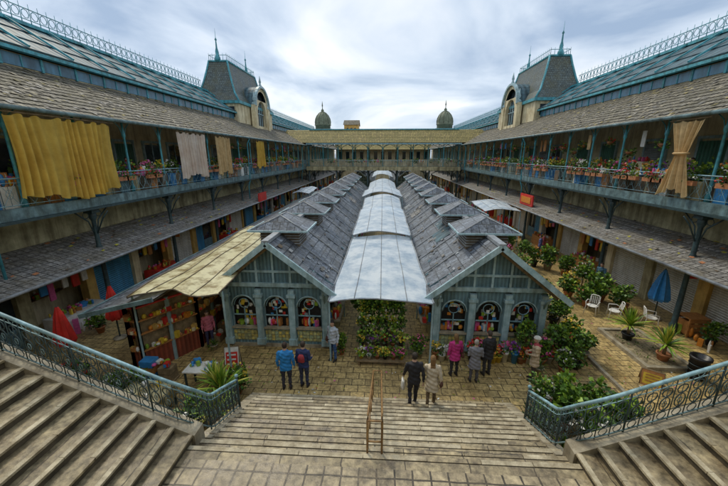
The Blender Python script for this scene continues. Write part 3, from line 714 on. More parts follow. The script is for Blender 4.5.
# ---------------------------------------------------------------- pavilions
def pavilion(sx,y0,y1,front=True):
    p=empty('market_pavilion'); xi,xo,xm=1.6,6.7,4.1; ez,az=2.5,4.5; yo=y0-.65
    mb=MB()
    n=9
    mb.slope((sx*xi,yo,ez),(sx*xi,y1,ez),(sx*xm,y1,az),(sx*xm,yo,az),n,.03,'slate','wood')
    mb.slope((sx*xo,yo,ez-.05),(sx*xo,y1,ez-.05),(sx*xm,y1,az),(sx*xm,yo,az),n,.03,'slate','wood')
    mb.box(sx*(xm-.12),sx*(xm+.12),yo,y1,az-.02,az+.1,'grey')
    y=yo+2
    while y<y1:
        mb.beam((sx*xi,y,ez+.05),(sx*xm,y,az+.05),.045,.04,'grey'); mb.beam((sx*xo,y,ez),(sx*xm,y,az+.05),.045,.04,'grey'); y+=2
    if y0<30:
        for k in range(22):
            side=R.random()<.65; ya=R.uniform(y0,y1-3); f0=R.uniform(.05,.6); f1=f0+R.uniform(.15,.3); l=R.uniform(.8,1.9)
            xe=xi if side else xo; A=V((sx*xe,0,ez)); C=V((sx*xm,0,az)); nn=V((0,0,.052))
            a=A.lerp(C,f0)+nn; b=A.lerp(C,f1)+nn
            mb.quad((a.x,ya,a.z),(a.x,ya+l,a.z),(b.x,ya+l,b.z),(b.x,ya,b.z),R.choice(['grey','tile3','slate','slate','zinc','tile3']))
        for k in range(260):
            xe=xi if R.random()<.6 else xo; A=V((sx*xe,0,ez)); C=V((sx*xm,0,az)); f=R.uniform(.03,.9); q=A.lerp(C,f)+V((0,R.uniform(y0-.4,y1),.06)); u=(C-A).normalized()*R.uniform(.06,.2); w=V((0,R.uniform(.05,.13),0))
            mb.quad(q-w,q+w,q+w+u,q-w+u*1.02,R.choice(['grey','slate','tile3','zinc','tile3','dwood']))
    for x in (xi,xo): mb.tube([(sx*x,yo,ez-.03),(sx*x,y1,ez-.03)],.06,'post',6)
    mb.obj('slate_roof',p)
    mb=MB(); y=y0+1.7
    while y<y1-1:
        a=.98;b=.8; zb=az-.55
        mb.box(sx*(xm-a*.8),sx*(xm+a*.8),y-b*.8,y+b*.8,zb-.3,az+.12,'dwood')
        for k in range(5): mb.box(sx*(xm-a*.82),sx*(xm+a*.82),y-b*.83,y+b*.83,zb+.08+k*.11,zb+.12+k*.11,'grey')
        zt=az+.1; A=[(sx*(xm-a-.2),y-b-.15,zt),(sx*(xm+a+.2),y-b-.15,zt),(sx*(xm+a+.2),y+b+.15,zt),(sx*(xm-a-.2),y+b+.15,zt)]
        T0=(sx*xm,y-b*.45,zt+.55);T1=(sx*xm,y+b*.45,zt+.55)
        mb.quad(A[0],A[3],T1,T0,'slate');mb.quad(A[1],A[2],T1,T0,'slate');mb.tri(A[0],A[1],T0,'slate');mb.tri(A[3],A[2],T1,'slate'); mb.quad(*[(q[0],q[1],q[2]-.03) for q in A],'wood')
        for i in range(4): mb.beam(A[i],A[(i+1)%4],.05,.07,'post')
        for q,T in ((A[0],T0),(A[1],T0),(A[2],T1),(A[3],T1)): mb.tube([q,T],.025,'grey',4)
        mb.tube([T0,T1],.035,'grey',4)
        y+=4.0
    mb.obj('roof_lanterns',p)
    mb=MB(); us=[2.15,3.45,4.75,6.05]
    mb.box(sx*2.0,sx*6.2,y0-.06,y0+.3,0,.14,'granite')
    for u in us:
        mb.box(sx*(u-.12),sx*(u+.12),y0-.12,y0+.14,.14,2.5,'post'); mb.box(sx*(u-.17),sx*(u+.17),y0-.17,y0+.16,.14,.4,'post'); mb.box(sx*(u-.17),sx*(u+.17),y0-.17,y0+.16,2.2,2.32,'post')
    P=lambda u,z,d:(sx*u,y0+d,z)
    for a,b in zip(us,us[1:]):
        c=(a+b)/2
        arc=arch_wall(mb,P,a+.1,b-.1,.14,2.62,c,.94,1.75,.85,'panel',.14,12,mr='post')
        mb.tube([P(q[0],q[1],-.02) for q in arc],.03,'post',5)
        mb.box(sx*(a+.16),sx*(b-.16),y0-.03,y0-.003,.28,.72,'azul')
        mb.box(sx*(a+.12),sx*(b-.12),y0-.08,y0+.1,.80,.87,'granite')
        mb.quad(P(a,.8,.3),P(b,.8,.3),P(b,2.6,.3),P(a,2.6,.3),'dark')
        mb.tube([P(q[0]*.86+c*.14,(q[1]-1.75)*.86+1.75,.06) for q in arc],.022,'bluerail',4)
        mb.ring(P(c,1.85,.06),(1,0,0),(0,0,1),.2,.2,.02,'bluerail',12,4)
        mb.box(sx*(c-.018),sx*(c+.018),y0+.04,y0+.08,.87,1.62,'bluerail')
        mb.box(sx*(c-.45),sx*(c+.45),y0+.04,y0+.08,1.34,1.38,'bluerail')
        goods(mb,sx*c-.38,sx*c+.38,y0+.14,y0+.24,.88,12,.35)
        for k in range(16):
            px=sx*c+R.uniform(-.40,.3); pz=R.uniform(1.0,1.95); pw,ph=R.uniform(.08,.15),R.uniform(.09,.18); yy=y0+.095+k*.008
            mb.quad((px,yy,pz),(px+pw,yy,pz),(px+pw,yy,pz+ph),(px,yy,pz+ph),R.choice(['wht','yel','red','wht','bluep','cream','orange','leaf3','cream','grey']))
    mb.box(sx*1.95,sx*6.25,y0-.1,y0+.18,2.62,2.78,'post')
    mb.obj('arcaded_front',p)
    mb=MB()
    mb.tri((sx*1.75,y0-.02,2.72),(sx*6.5,y0-.02,2.72),(sx*xm,y0-.02,az-.05),'panel')
    for d in (-1.3,-.65,0,.65,1.3):
        z1=az-.1-abs(d)*.83; mb.box(sx*(xm+d-.04),sx*(xm+d+.04),y0-.08,y0-.03,2.78,z1,'post')
    mb.box(sx*(xm-1.6),sx*(xm+1.6),y0-.09,y0-.03,3.2,3.29,'post')
    for (x,z) in ((xi,ez),(xo,ez-.05)):
        mb.beam((sx*x,yo+.02,z-.02),(sx*xm,yo+.02,az-.02),.07,.2,'post')
        mb.beam((sx*(x+(xm-x)*.12),yo+.35,z+.03),(sx*xm,yo+.35,az-.22),.06,.1,'wood')
    for x in (2.15,6.05): mb.tube([(sx*x,y0-.1,2.0),(sx*x,y0-.25,2.35),(sx*x,yo+.1,2.6)],.04,'post',4)
    mb.obj('gable',p)
    mb=MB()
    for xw,d in ((2.15,-1),(6.05,1)):
        y=y0+.3
        mb.box(sx*(xw-d*.5),sx*(xw-d*.6),y0+.3,y1-.2,0,2.6,'wood')
        while y<y1-1:
            mb.box(sx*(xw-.1),sx*(xw+.1),y,y+.2,0,2.65,'post'); mb.box(sx*(xw-.06),sx*(xw+.06),y+.2,min(y+2.2,y1),0,.85,'azul' if R.random()<.5 else 'panel')
            mb.box(sx*(xw+d*.0),sx*(xw+d*.5),y+.25,min(y+2.15,y1),.85,.92,'granite')
            if y<36: goods(mb,sx*(xw+d*.45),sx*(xw+d*.05),y+.3,y+2.1,.92,22,.4)
            y+=2.2
        mb.box(sx*(xw-.08),sx*(xw+.08),y0+.3,y1,2.5,2.68,'post')
    mb.box(sx*2.0,sx*6.2,y1-.3,y1-.1,0,2.7,'panel'); mb.tri((sx*1.75,y1-.12,2.72),(sx*6.5,y1-.12,2.72),(sx*xm,y1-.12,az-.05),'panel')
    mb.obj('side_walls',p)
for sx in (-1,1):
    pavilion(sx,11.4,48); pavilion(sx,61,92)
def canopy(name,x0,x1,y0,y1,za,zb,bow,m,nr=6,edge='grey',tilt=0,fx0=None,fx1=None,rag=0):
    mb=MB(); nu=16
    fx0=x0 if fx0 is None else fx0; fx1=x1 if fx1 is None else fx1
    def S(u,t):
        a=fx0+(x0-fx0)*t; b=fx1+(x1-fx1)*t
        return V((a+(b-a)*u,y0+(y1-y0)*t-rag*(1-t)*math.sin(u*11)*.5, za+(zb-za)*t + bow*math.sin(math.pi*u)+tilt*u + .03*math.sin(7*u+9*t)+.02*math.sin(17*t+3*u)+rag*.15*math.sin(u*13+t*8)))
    nt=20
    vs=[S(i/nu,j/nt) for j in range(nt+1) for i in range(nu+1)]
    mb.add(vs,[(j*(nu+1)+i,j*(nu+1)+i+1,(j+1)*(nu+1)+i+1,(j+1)*(nu+1)+i) for j in range(nt) for i in range(nu)],m)
    for k in range(nr+1):
        t=k/nr; mb.tube([S(i/nu,t)+V((0,0,-.03)) for i in range(nu+1)],.022,edge,4)
    for u in (0,.25,.5,.75,1): mb.tube([S(u,j/nt)+V((0,0,.015)) for j in range(nt+1)],.014 if 0<u<1 else .035,edge,4)
    for u in (0,1):
        for t in (.02,.5,.98):
            q=S(u,t); mb.cyl((q.x,q.y,0),(q.x,q.y,q.z-.02),.035,.035,'post',6)
    return mb.obj(name)
canopy('aisle_canopy',-1.6,1.6,10.4,17.6,2.5,3.05,.16,'poly',fx0=-1.85,fx1=1.85)
canopy('aisle_canopy',-1.6,1.6,17.2,24.4,3.25,3.5,.26,'poly')
canopy('aisle_canopy',-1.6,1.6,24.0,30.5,3.1,3.6,.4,'poly')
canopy('aisle_canopy',-1.9,1.9,30.6,36.5,3.7,3.7,.5,'poly')
canopy('aisle_canopy',-1.7,1.7,36.8,47,3.4,3.7,.6,'poly')
canopy('aisle_canopy',-1.9,1.9,60,76,3.6,3.8,.6,'poly')
canopy('weathered_canopy',-7.9,-5.5,9.2,18.6,3.05,3.35,.22,'polyy',8,'dwood',.1,fx0=-8.2,fx1=-5.2,rag=.35)
canopy('fabric_awning',8.3,11.2,26.5,31,3.1,3.3,.2,'poly',3)
canopy('fabric_awning',-10.6,-8.6,38,43,3.1,3.3,.2,'poly',3)
# left kiosk
k=empty('market_kiosk')
mb=MB(); pts=[(-9.1,46),(-9.1,10.3),(-8.75,9.6),(-8.3,9.5),(-7.2,11.2),(-7.2,46)]
mb.poly(pts,0,.8,'redp'); mb.poly([(p[0]*1.0+(.08 if p[0]<-8.5 else -.08),p[1]+.12 if p[1]<20 else p[1]-.1) for p in pts],.8,2.5,'wood')
mb.obj('base',k)
mb=MB()
for a,b in zip(pts,pts[1:]):
    if a[1]>20: a,b=b,a; flip=True
    else: flip=False
    a=V((a[0],a[1],0));b=V((b[0],b[1],0)); L=(b-a).length; n=max(1,round(L/1.1))
    nrm=(b-a).cross(V((0,0,1))).normalized()
    if flip: nrm=-nrm
    for i in range(n+1):
        if i*L/n>14: break
        q=a.lerp(b,i/n); mb.box(q.x-.05,q.x+.05,q.y-.05,q.y+.05,0,2.55,'post')
    for zz in (.84,1.5,2.0,2.5):
        e=a+(b-a).normalized()*min(L,14); mb.beam(a+V((0,0,zz)),e+V((0,0,zz)),.09,.05,'crate' if zz<2.2 else 'red')
    for zz in (.87,1.53,2.03):
        for i in range(int(min(L,14)*15)):
            q=a+(b-a).normalized()*R.uniform(.1,min(L,14)-.1)+nrm*R.uniform(-.05,.08); r=R.uniform(.035,.08)
            if R.random()<.6: mb.ell((q.x,q.y,zz+r),r,r,r*R.uniform(.7,1.6),R.choice(['red','orange','yel','wht','leaf3','crate','terra','crate']),6,4)
            else: mb.box(q.x-r,q.x+r,q.y-r,q.y+r,zz,zz+r*R.uniform(1.5,3.5),R.choice(['red','orange','yel','wht','cream','crate','terra','ochre']))
mb.obj('glazed_counter',k)
mb=MB()
mb.slope((-9.65,8.9,2.5),(-9.65,46,2.5),(-7.1,46,3.15),(-7.1,8.9,3.15),7,.03,'slate','wood')
mb.slope((-6.8,18.8,2.7),(-6.8,46,2.7),(-7.5,46,3.2),(-7.5,18.8,3.2),3,.03,'slate','wood')
mb.box(-9.7,-9.62,8.9,46,2.42,2.56,'fascia'); mb.beam((-9.65,8.87,2.5),(-7.1,8.87,3.15),.06,.14,'fascia')
mb.obj('slate_roof',k)
# ---------------------------------------------------------------- curtains
def curtain(X,y0,y1,z0,z1,m,knot=False,folds=11):
    mb=MB(); nu,nv=170,18; vs=[]; ph=R.uniform(0,6)
    for j in range(nv+1):
        v=j/nv; z=z1-(z1-z0)*v
        for i in range(nu+1):
            u=i/nu; wd=1.0
            if knot: wd=.35+.65*abs(v-.45)/.55 if v>.45 else .35+.65*(.45-v)/.45
            else: wd=1-.05*math.sin(v*3)
            yy=(y0+y1)/2+(u-.5)*(y1-y0)*wd
            am=(.07+.06*v) if not knot else .07
            uf=u+.022*math.sin(u*9+ph)+.010*math.sin(u*21+ph*2)
            s0=math.sin(uf*folds*6.28+.35*math.sin(v*4+u*5)); s0=math.copysign(abs(s0)**.7,s0)
            xx=X+am*s0*(.8+.35*math.sin(u*11+ph))+.05*math.sin(u*17+v*2+ph)
            zz=z+(.14*math.sin(u*7+ph)+.06*math.sin(u*31))*v-.10*abs(math.sin(uf*folds*1.57))*(1-v)
            vs.append((xx,yy,zz))
    mb.add(vs,[(j*(nu+1)+i,j*(nu+1)+i+1,(j+1)*(nu+1)+i+1,(j+1)*(nu+1)+i) for j in range(nv) for i in range(nu)],m,True)
    mb.tube([(X,y0-.15,z1+.03),(X,y1+.15,z1+.03)],.025,'wood',5)
    if knot: mb.ring((X,(y0+y1)/2,z1-(z1-z0)*.45),(1,0,0),(0,1,0),.17,.3,.05,m,12,5)
    mb.obj('hanging_curtain')
curtain(-12.2,10.35,14.7,5.95,8.85,'cury',False,15)
curtain(-12.2,19.6,22.6,6.2,8.85,'curw',False,11)
curtain(-12.2,24.2,26.3,6.2,8.85,'curb',False,8)
curtain(-12.2,32,34,6.4,8.85,'cury',False,7)
curtain(12.2,13.7,15.2,6.0,8.85,'curb',True,6)
# ---------------------------------------------------------------- flower stall centre
mb=MB()
for i,(y,z) in enumerate(((10.5,.2),(10.95,.45),(11.4,.7),(11.9,.95))):
    mb.box(-.85,.95,y-.2,y+.25,z-.04,z,'wood'); mb.box(-.8,-.74,y-.18,y-.12,0,z-.04,'wood'); mb.box(.84,.9,y-.18,y-.12,0,z-.04,'wood')
    for k in range(6):
        x=-.7+k*.3; pot(mb,x,y,z,.1,.17,R.choice(['terra','black','yel','wht']))
        clump(mb,(x,y,z+.3+.1*i),(.17,.17,.16+.06*i),50+25*i,.11,('leaf1','leaf2','leaf3') if (k+i)%3 else ('leaf3','leaf1','leaf4'))
        if i<2: dots(mb,(x,y,z+.3),(.16,.16,.14),24,.06,[[M['yel']],[M['pur']],[M['pnk']],[M['wht']],[M['red']]][R.randrange(5)])
        elif R.random()<.5: dots(mb,(x,y,z+.45),(.2,.2,.3),12,.07,[M['wht'],M['yel']])
for (x,y) in ((-.5,12.3),(.1,12.2),(.6,12.4),(0,12.8),(-.8,12.6)): clump(mb,(x,y,1.75+R.uniform(-.15,.2)),(.4,.35,.45),280,.17,('leaf1','leaf2','leaf3'))
mb.obj('flower_stall')
mb=MB()
for k in range(17):
    x=2.1+k*.26+R.uniform(-.05,.05); y=10.85+R.uniform(-.15,.2)
    if 3.0<x<3.2: continue
    h=R.uniform(.25,.45); pot(mb,x,y,0,.13,h,R.choice(['black','bluep','terra','wht','yel'])); clump(mb,(x,y,h+.15),(.16,.16,.2),40,.1,('leaf1','leaf2','leaf3')); dots(mb,(x,y,h+.15),(.18,.18,.24),26,.075,[M[R.choice(['red','pnk','yel','wht','pur','orange'])]])
mb.obj('flower_buckets')
fl=lambda *a:[M[x] for x in a]
for (x,y,kd,s,f) in [(5.4,10.9,'tree',.9,None),(5.9,10.7,'bush',1.1,fl('pnk')),(6.4,11.0,'tree',1.0,None),(6.9,11.3,'bush',1.2,fl('red','orange')),(7.3,11.6,'grass',1.3,None),(7.6,12.0,'bush',1.2,fl('yel')),
    (6.5,10.3,'bush',.9,fl('wht')),(5.6,10.2,'grass',1.0,None),(7.1,10.6,'bush',1.0,None),(7.7,11.2,'bush',1.1,None),
    (7.6,12.9,'tree',1.0,None),(7.9,13.8,'bush',1.2,None),(7.8,15,'tree',1.0,fl('red')),(8.0,16.3,'bush',1.2,None),(8.0,18,'tree',1.1,None),(8.2,20,'bush',1.2,fl('pnk')),(7.9,22,'tree',1.1,None),(8.1,24,'bush',1.3,None),
    (10.3,12.6,'yucca',1.2,None),(10.6,11.2,'yucca',1.2,None),(11.0,16.0,'bush',1.5,None),(11.6,16.5,'bush',1.6,None),(11.0,17.2,'tree',1.2,fl('wht')),(12.0,15.4,'bush',1.4,None),(10.5,15.8,'bush',1.2,None),(10.2,16.9,'bush',1.4,fl('yel')),
    (11.2,21.3,'bush',1.6,None),(10.6,22,'bush',1.4,fl('orange')),(11.8,20.3,'bush',1.5,None),(9.6,21.6,'tree',1.1,None),(9,23,'bush',1.3,fl('pnk')),(9.7,24.5,'tree',1.2,None),(10.4,26,'bush',1.5,None),
    (-4.75,8.0,'yucca',1.15,None),(-5.2,8.5,'yucca',1.0,None),(-4.6,8.7,'bush',1.0,fl('yel')),(-5.1,7.3,'bush',1.2,None),(-4.5,7.2,'yucca',1.0,None),(-7.6,8.2,'bush',1.0,None),(-8.2,8.1,'bush',1.0,fl('wht')),(-8.8,8.3,'grass',1.1,None),(-8.9,7.6,'bush',1.1,None),(-9.7,8.2,'bush',1.2,fl('red')),
    (4.5,7.5,'bush',1.3,None),(5.1,7.7,'bush',1.4,None),(5.7,7.4,'grass',1.5,None),(4.7,8.2,'tree',.8,fl('wht')),(5.4,8.4,'bush',1.3,None),(4.6,6.7,'grass',1.4,None),(6.2,8.1,'bush',1.2,None),(5.3,6.9,'bush',1.4,fl('wht')),(6.4,7.4,'bush',1.3,None),
    (-1.5,11.0,'bush',.8,None),(1.5,11.0,'bush',.9,fl('pnk')),(13.4,12.4,'bush',1,None),(-12.2,12.0,'bush',1,None),(-6.6,11.0,'grass',.8,None)]:
    potted(x,y,kd,s,flowers=f)
mb=MB(); mb.box(9.6,9.75,10.6,13.4,0,.14,'granite'); mb.box(11.2,11.35,10.6,13.4,0,.14,'granite'); mb.box(9.75,11.2,10.6,10.75,0,.14,'granite'); mb.box(9.75,11.2,13.25,13.4,0,.14,'granite'); mb.box(9.75,11.2,10.75,13.25,0,.08,'tread')
for k in range(60): clump(mb,(R.uniform(9.85,11.1),R.uniform(10.85,13.1),.09),(.06,.06,.04),5,.05,('leaf1','leaf2','leaf3'))
mb.obj('planter_bed_kerb')
mb=MB(); mb.box(7.9,8.02,9.2,14.0,0,.1,'granite'); mb.obj('drain_kerb')
mb=MB(); mb.lathe(11.0,10.3,[(.22,0),(.27,.75),(.3,.76),(.3,.84),(.24,.84),(.23,.7),(.01,.7)],'black',18)
for z in (.15,.35,.55): mb.ring((11.0,10.3,z),(1,0,0),(0,1,0),.25+z*.03,.25+z*.03,.012,'iron',18,4)
mb.obj('litter_bin')
mb=MB()
for z in (.06,.26,.46,.66): mb.box(13.0,13.8,13.0,13.03,z,z+.14,'crate'); mb.box(13.0,13.8,13.6,13.63,z,z+.14,'crate')
for (x,y) in ((13,13),(13.76,13),(13,13.59),(13.76,13.59)): mb.box(x-.01,x+.05,y-.01,y+.05,0,.82,'crate')
mb.box(12.98,13.82,12.98,13.65,.82,.86,'crate'); mb.box(13,13.03,13.05,13.6,.1,.7,'crate'); mb.obj('wooden_crate')
mb=MB(); x,y=13.0,14.7; mb.cyl((x,y,0),(x,y,2.5),.03,.025,'iron',7); mb.lathe(x,y,[(.3,0),(.3,.06),(.05,.1)],'granite',14)
vs=[];n=24
for j,(r,z) in enumerate(((.04,2.45),(.16,2.1),(.28,1.6),(.36,1.1),(.30,.95))):
    for k2 in range(n): rr=r*(1+.22*(k2%3-1)); a=2*math.pi*k2/n; vs.append((x+rr*math.cos(a),y+rr*math.sin(a),z))
mb.add(vs,[(j*n+q,j*n+(q+1)%n,(j+1)*n+(q+1)%n,(j+1)*n+q) for j in range(4) for q in range(n)],'bluep'); mb.obj('folded_parasol')
def chair(x,y,rot):
    mb=MB()
    for a in (-1,1):
        mb.tube([(a*.25,.24,0),(a*.21,.2,.43),(a*.24,.2,.64),(a*.25,-.1,.66),(a*.22,-.22,.60)],.018,'wht',6)
        mb.tube([(a*.25,-.28,0),(a*.2,-.2,.43),(a*.19,-.29,.86)],.018,'wht',6)
    mb.rings([(0,0,.42,.20,.2),(0,0,.425,.23,.23),(0,0,.445,.23,.23),(0,0,.45,.2,.2)],'wht',12)
    for k in range(5): mb.box(-.16+k*.075,-.125+k*.075,-.27,-.25,.47,.84,'wht')
    mb.tube([(-.19,-.28,.86),(-.1,-.31,.89),(.1,-.31,.89),(.19,-.28,.86)],.022,'wht',6)
    mb.obj('white_plastic_chair',loc=(x,y,0),rot=rot)
chair(10.3,15.0,2.3); chair(11.0,14.5,1.2); chair(12.2,13.9,-2.0)
def aboard(x,y,rot,w,h,m1,m2):
    mb=MB()
    for d in (-1,1):
        a=[V((-w/2,d*.22,0)),V((w/2,d*.22,0)),V((w/2,d*.02,h)),V((-w/2,d*.02,h))]
        mb.quad(*a,m1)
        o=V((0,d*.006,.0)); b=[V((-w*.4,d*.19,h*.12)),V((w*.4,d*.19,h*.12)),V((w*.4,d*.06,h*.8)),V((-w*.4,d*.06,h*.8))]
        mb.quad(*[q+o for q in b],m2)
        for k in range(3): z=.3+k*.18; yy=d*(.22-.2*z)+d*.016; mb.quad(V((-w*.3,yy,h*z)),V((w*.3,yy,h*z)),V((w*.3,yy-d*.01,h*(z+.07))),V((-w*.3,yy-d*.01,h*(z+.07))),m1)
        mb.tube([a[0],a[3],a[2],a[1]],.015,'wood',4)
    mb.obj('a_board_sign',loc=(x,y,0),rot=rot)
aboard(-5.3,9.9,.2,.5,.9,'wht','red'); aboard(9.2,9.9,-.6,.6,.5,'crate','yel'); aboard(8.6,17.5,.1,.5,.9,'red','orange')
def table(x,y,w,d,m,g,rot=0,top='wht',drape=None):
    mb=MB(); mb.box(x-w/2,x+w/2,y-d/2,y+d/2,.72,.76,top)
    for a in (-1,1):
        for b in (-1,1): mb.box(x+a*(w/2-.06)-.025,x+a*(w/2-.06)+.025,y+b*(d/2-.06)-.025,y+b*(d/2-.06)+.025,0,.72,'iron')
    if drape: 
        mb.box(x-w/2-.012,x+w/2+.012,y-d/2-.012,y+d/2+.012,.35,.718,drape); mb.box(x-w/2-.02,x+w/2+.02,y-d/2-.02,y+d/2+.02,.763,.775,drape)
    goods(mb,x-w/2+.1,x+w/2-.1,y-d/2+.1,y+d/2-.1,.775,g,.18,m); mb.obj('market_table')
table(-5.9,8.9,.9,.6,('wht','wht','bluep','leaf3'),12); table(-6.9,7.7,1.3,.9,('yel','cream','wht'),5,drape='polyy'); table(-5.6,6.6,.9,.8,('terra','leaf1'),6)
mb=MB()
mb.box(-8.2,-7.0,9.0,9.4,.0,.06,'wood')
for i in range(3): 
    mb.box(-8.1,-7.65,9.0,9.36,.06+i*.25,.28+i*.25,'crate' if i%2 else 'bluep')
for i in range(2): mb.box(-7.5,-7.05,9.02,9.38,.06+i*.25,.28+i*.25,'wood')
goods(mb,-8.05,-7.1,9.05,9.3,.6,10,.14); mb.obj('stacked_produce_crates')
mb=MB()
for i in range(5):
    x,y=-6.75+R.uniform(-.1,.1),11.7+i*.55; mb.box(x-.2,x+.2,y-.22,y+.22,0,.3+.25*(i%2),R.choice(['crate','bluep','wood'])); goods(mb,x-.15,x+.15,y-.15,y+.15,.3+.25*(i%2),6,.14)
mb.obj('produce_boxes')
for (x,y) in ((-11.0,11.6),(-11.3,9.7)):
    mb=MB(); mb.cyl((x,y,0),(x,y,2.4),.03,.03,'iron',6)
    mb.lathe(x,y,[(.25,0),(.25,.06),(.04,.1)],'granite',12)
    vs=[];n=18
    for j,(r,z) in enumerate(((.04,2.38),(.13,2.0),(.21,1.5),(.27,1.05),(.22,.92))):
        for k2 in range(n): rr=r*(1+.25*(k2%3-1)); a=2*math.pi*k2/n; vs.append((x+rr*math.cos(a),y+rr*math.sin(a),z))
    mb.add(vs,[(j*n+q,j*n+(q+1)%n,(j+1)*n+(q+1)%n,(j+1)*n+q) for j in range(4) for q in range(n)],'red'); mb.obj('folded_parasol')
mb=MB(); mb.box(12.2,12.3,27,29.4,3.4,4.3,'red'); mb.box(12.16,12.195,27.3,29.1,3.6,4.1,'orange'); mb.tube([(12.25,27.5,4.3),(12.4,27.5,5.2)],.02,'iron',4); mb.tube([(12.25,29,4.3),(12.4,29,5.2)],.02,'iron',4); mb.obj('shop_sign')
mb=MB(); mb.box(-11.7,-11.6,30,32,3.2,4.0,'red'); mb.tube([(-11.65,30.4,4.0),(-12.4,30.4,5.2)],.02,'iron',4); mb.tube([(-11.65,31.6,4.0),(-12.4,31.6,5.2)],.02,'iron',4); mb.obj('shop_sign')
# ---------------------------------------------------------------- people
def capsule(mb,pts,rs,m='skin',n=10):
    P=[V(p) for p in pts]; a=(P[0]-P[1]).normalized(); b=(P[-1]-P[-2]).normalized()
    pts2=[P[0]+a*rs[0]*.85,P[0]+a*rs[0]*.5]+P+[P[-1]+b*rs[-1]*.5,P[-1]+b*rs[-1]*.85]
    r2=[rs[0]*.45,rs[0]*.85]+list(rs)+[rs[-1]*.85,rs[-1]*.45]
    mb.tube(pts2,r2,m,n)
def hand(mb,w,d,side,m):
    d=V(d).normalized(); n=V((-side,0,0)); n=(n-d*n.dot(d)).normalized(); wv=d.cross(n).normalized()
    if wv.y<0: wv=-wv
    pal=[]
    for (t,hw_,th) in ((-.01,.024,.018),(.03,.036,.016),(.085,.040,.013)):
        c=w+d*t
        for k in range(8):
            a=2*math.pi*k/8; pal.append(c+wv*hw_*math.cos(a)+n*th*math.sin(a))
    mb.add(pal,[(i*8+k,i*8+(k+1)%8,(i+1)*8+(k+1)%8,(i+1)*8+k) for i in range(2) for k in range(8)]+[tuple(range(16,24))],m,True)
    for k,L in enumerate((.072,.08,.074,.058)):
        b=w+d*.078+wv*(.029-.0195*k)
        d1=(d+n*.25).normalized(); d2=(d+n*.9).normalized(); d3=(d*.6+n).normalized()
        p1=b+d1*L*.42; p2=p1+d2*L*.33; p3=p2+d3*L*.25; mb.tube([b-d*.012,b,p1,p2,p3],[.009,.0092,.0085,.0078,.006],m,6)
    b=w+d*.025+wv*.028; p1=b+(d*.7+wv*.8).normalized()*.035; p2=p1+(d+n*.4).normalized()*.03; mb.tube([b-wv*.012,b,p1,p2],[.011,.0115,.0095,.007],m,6)
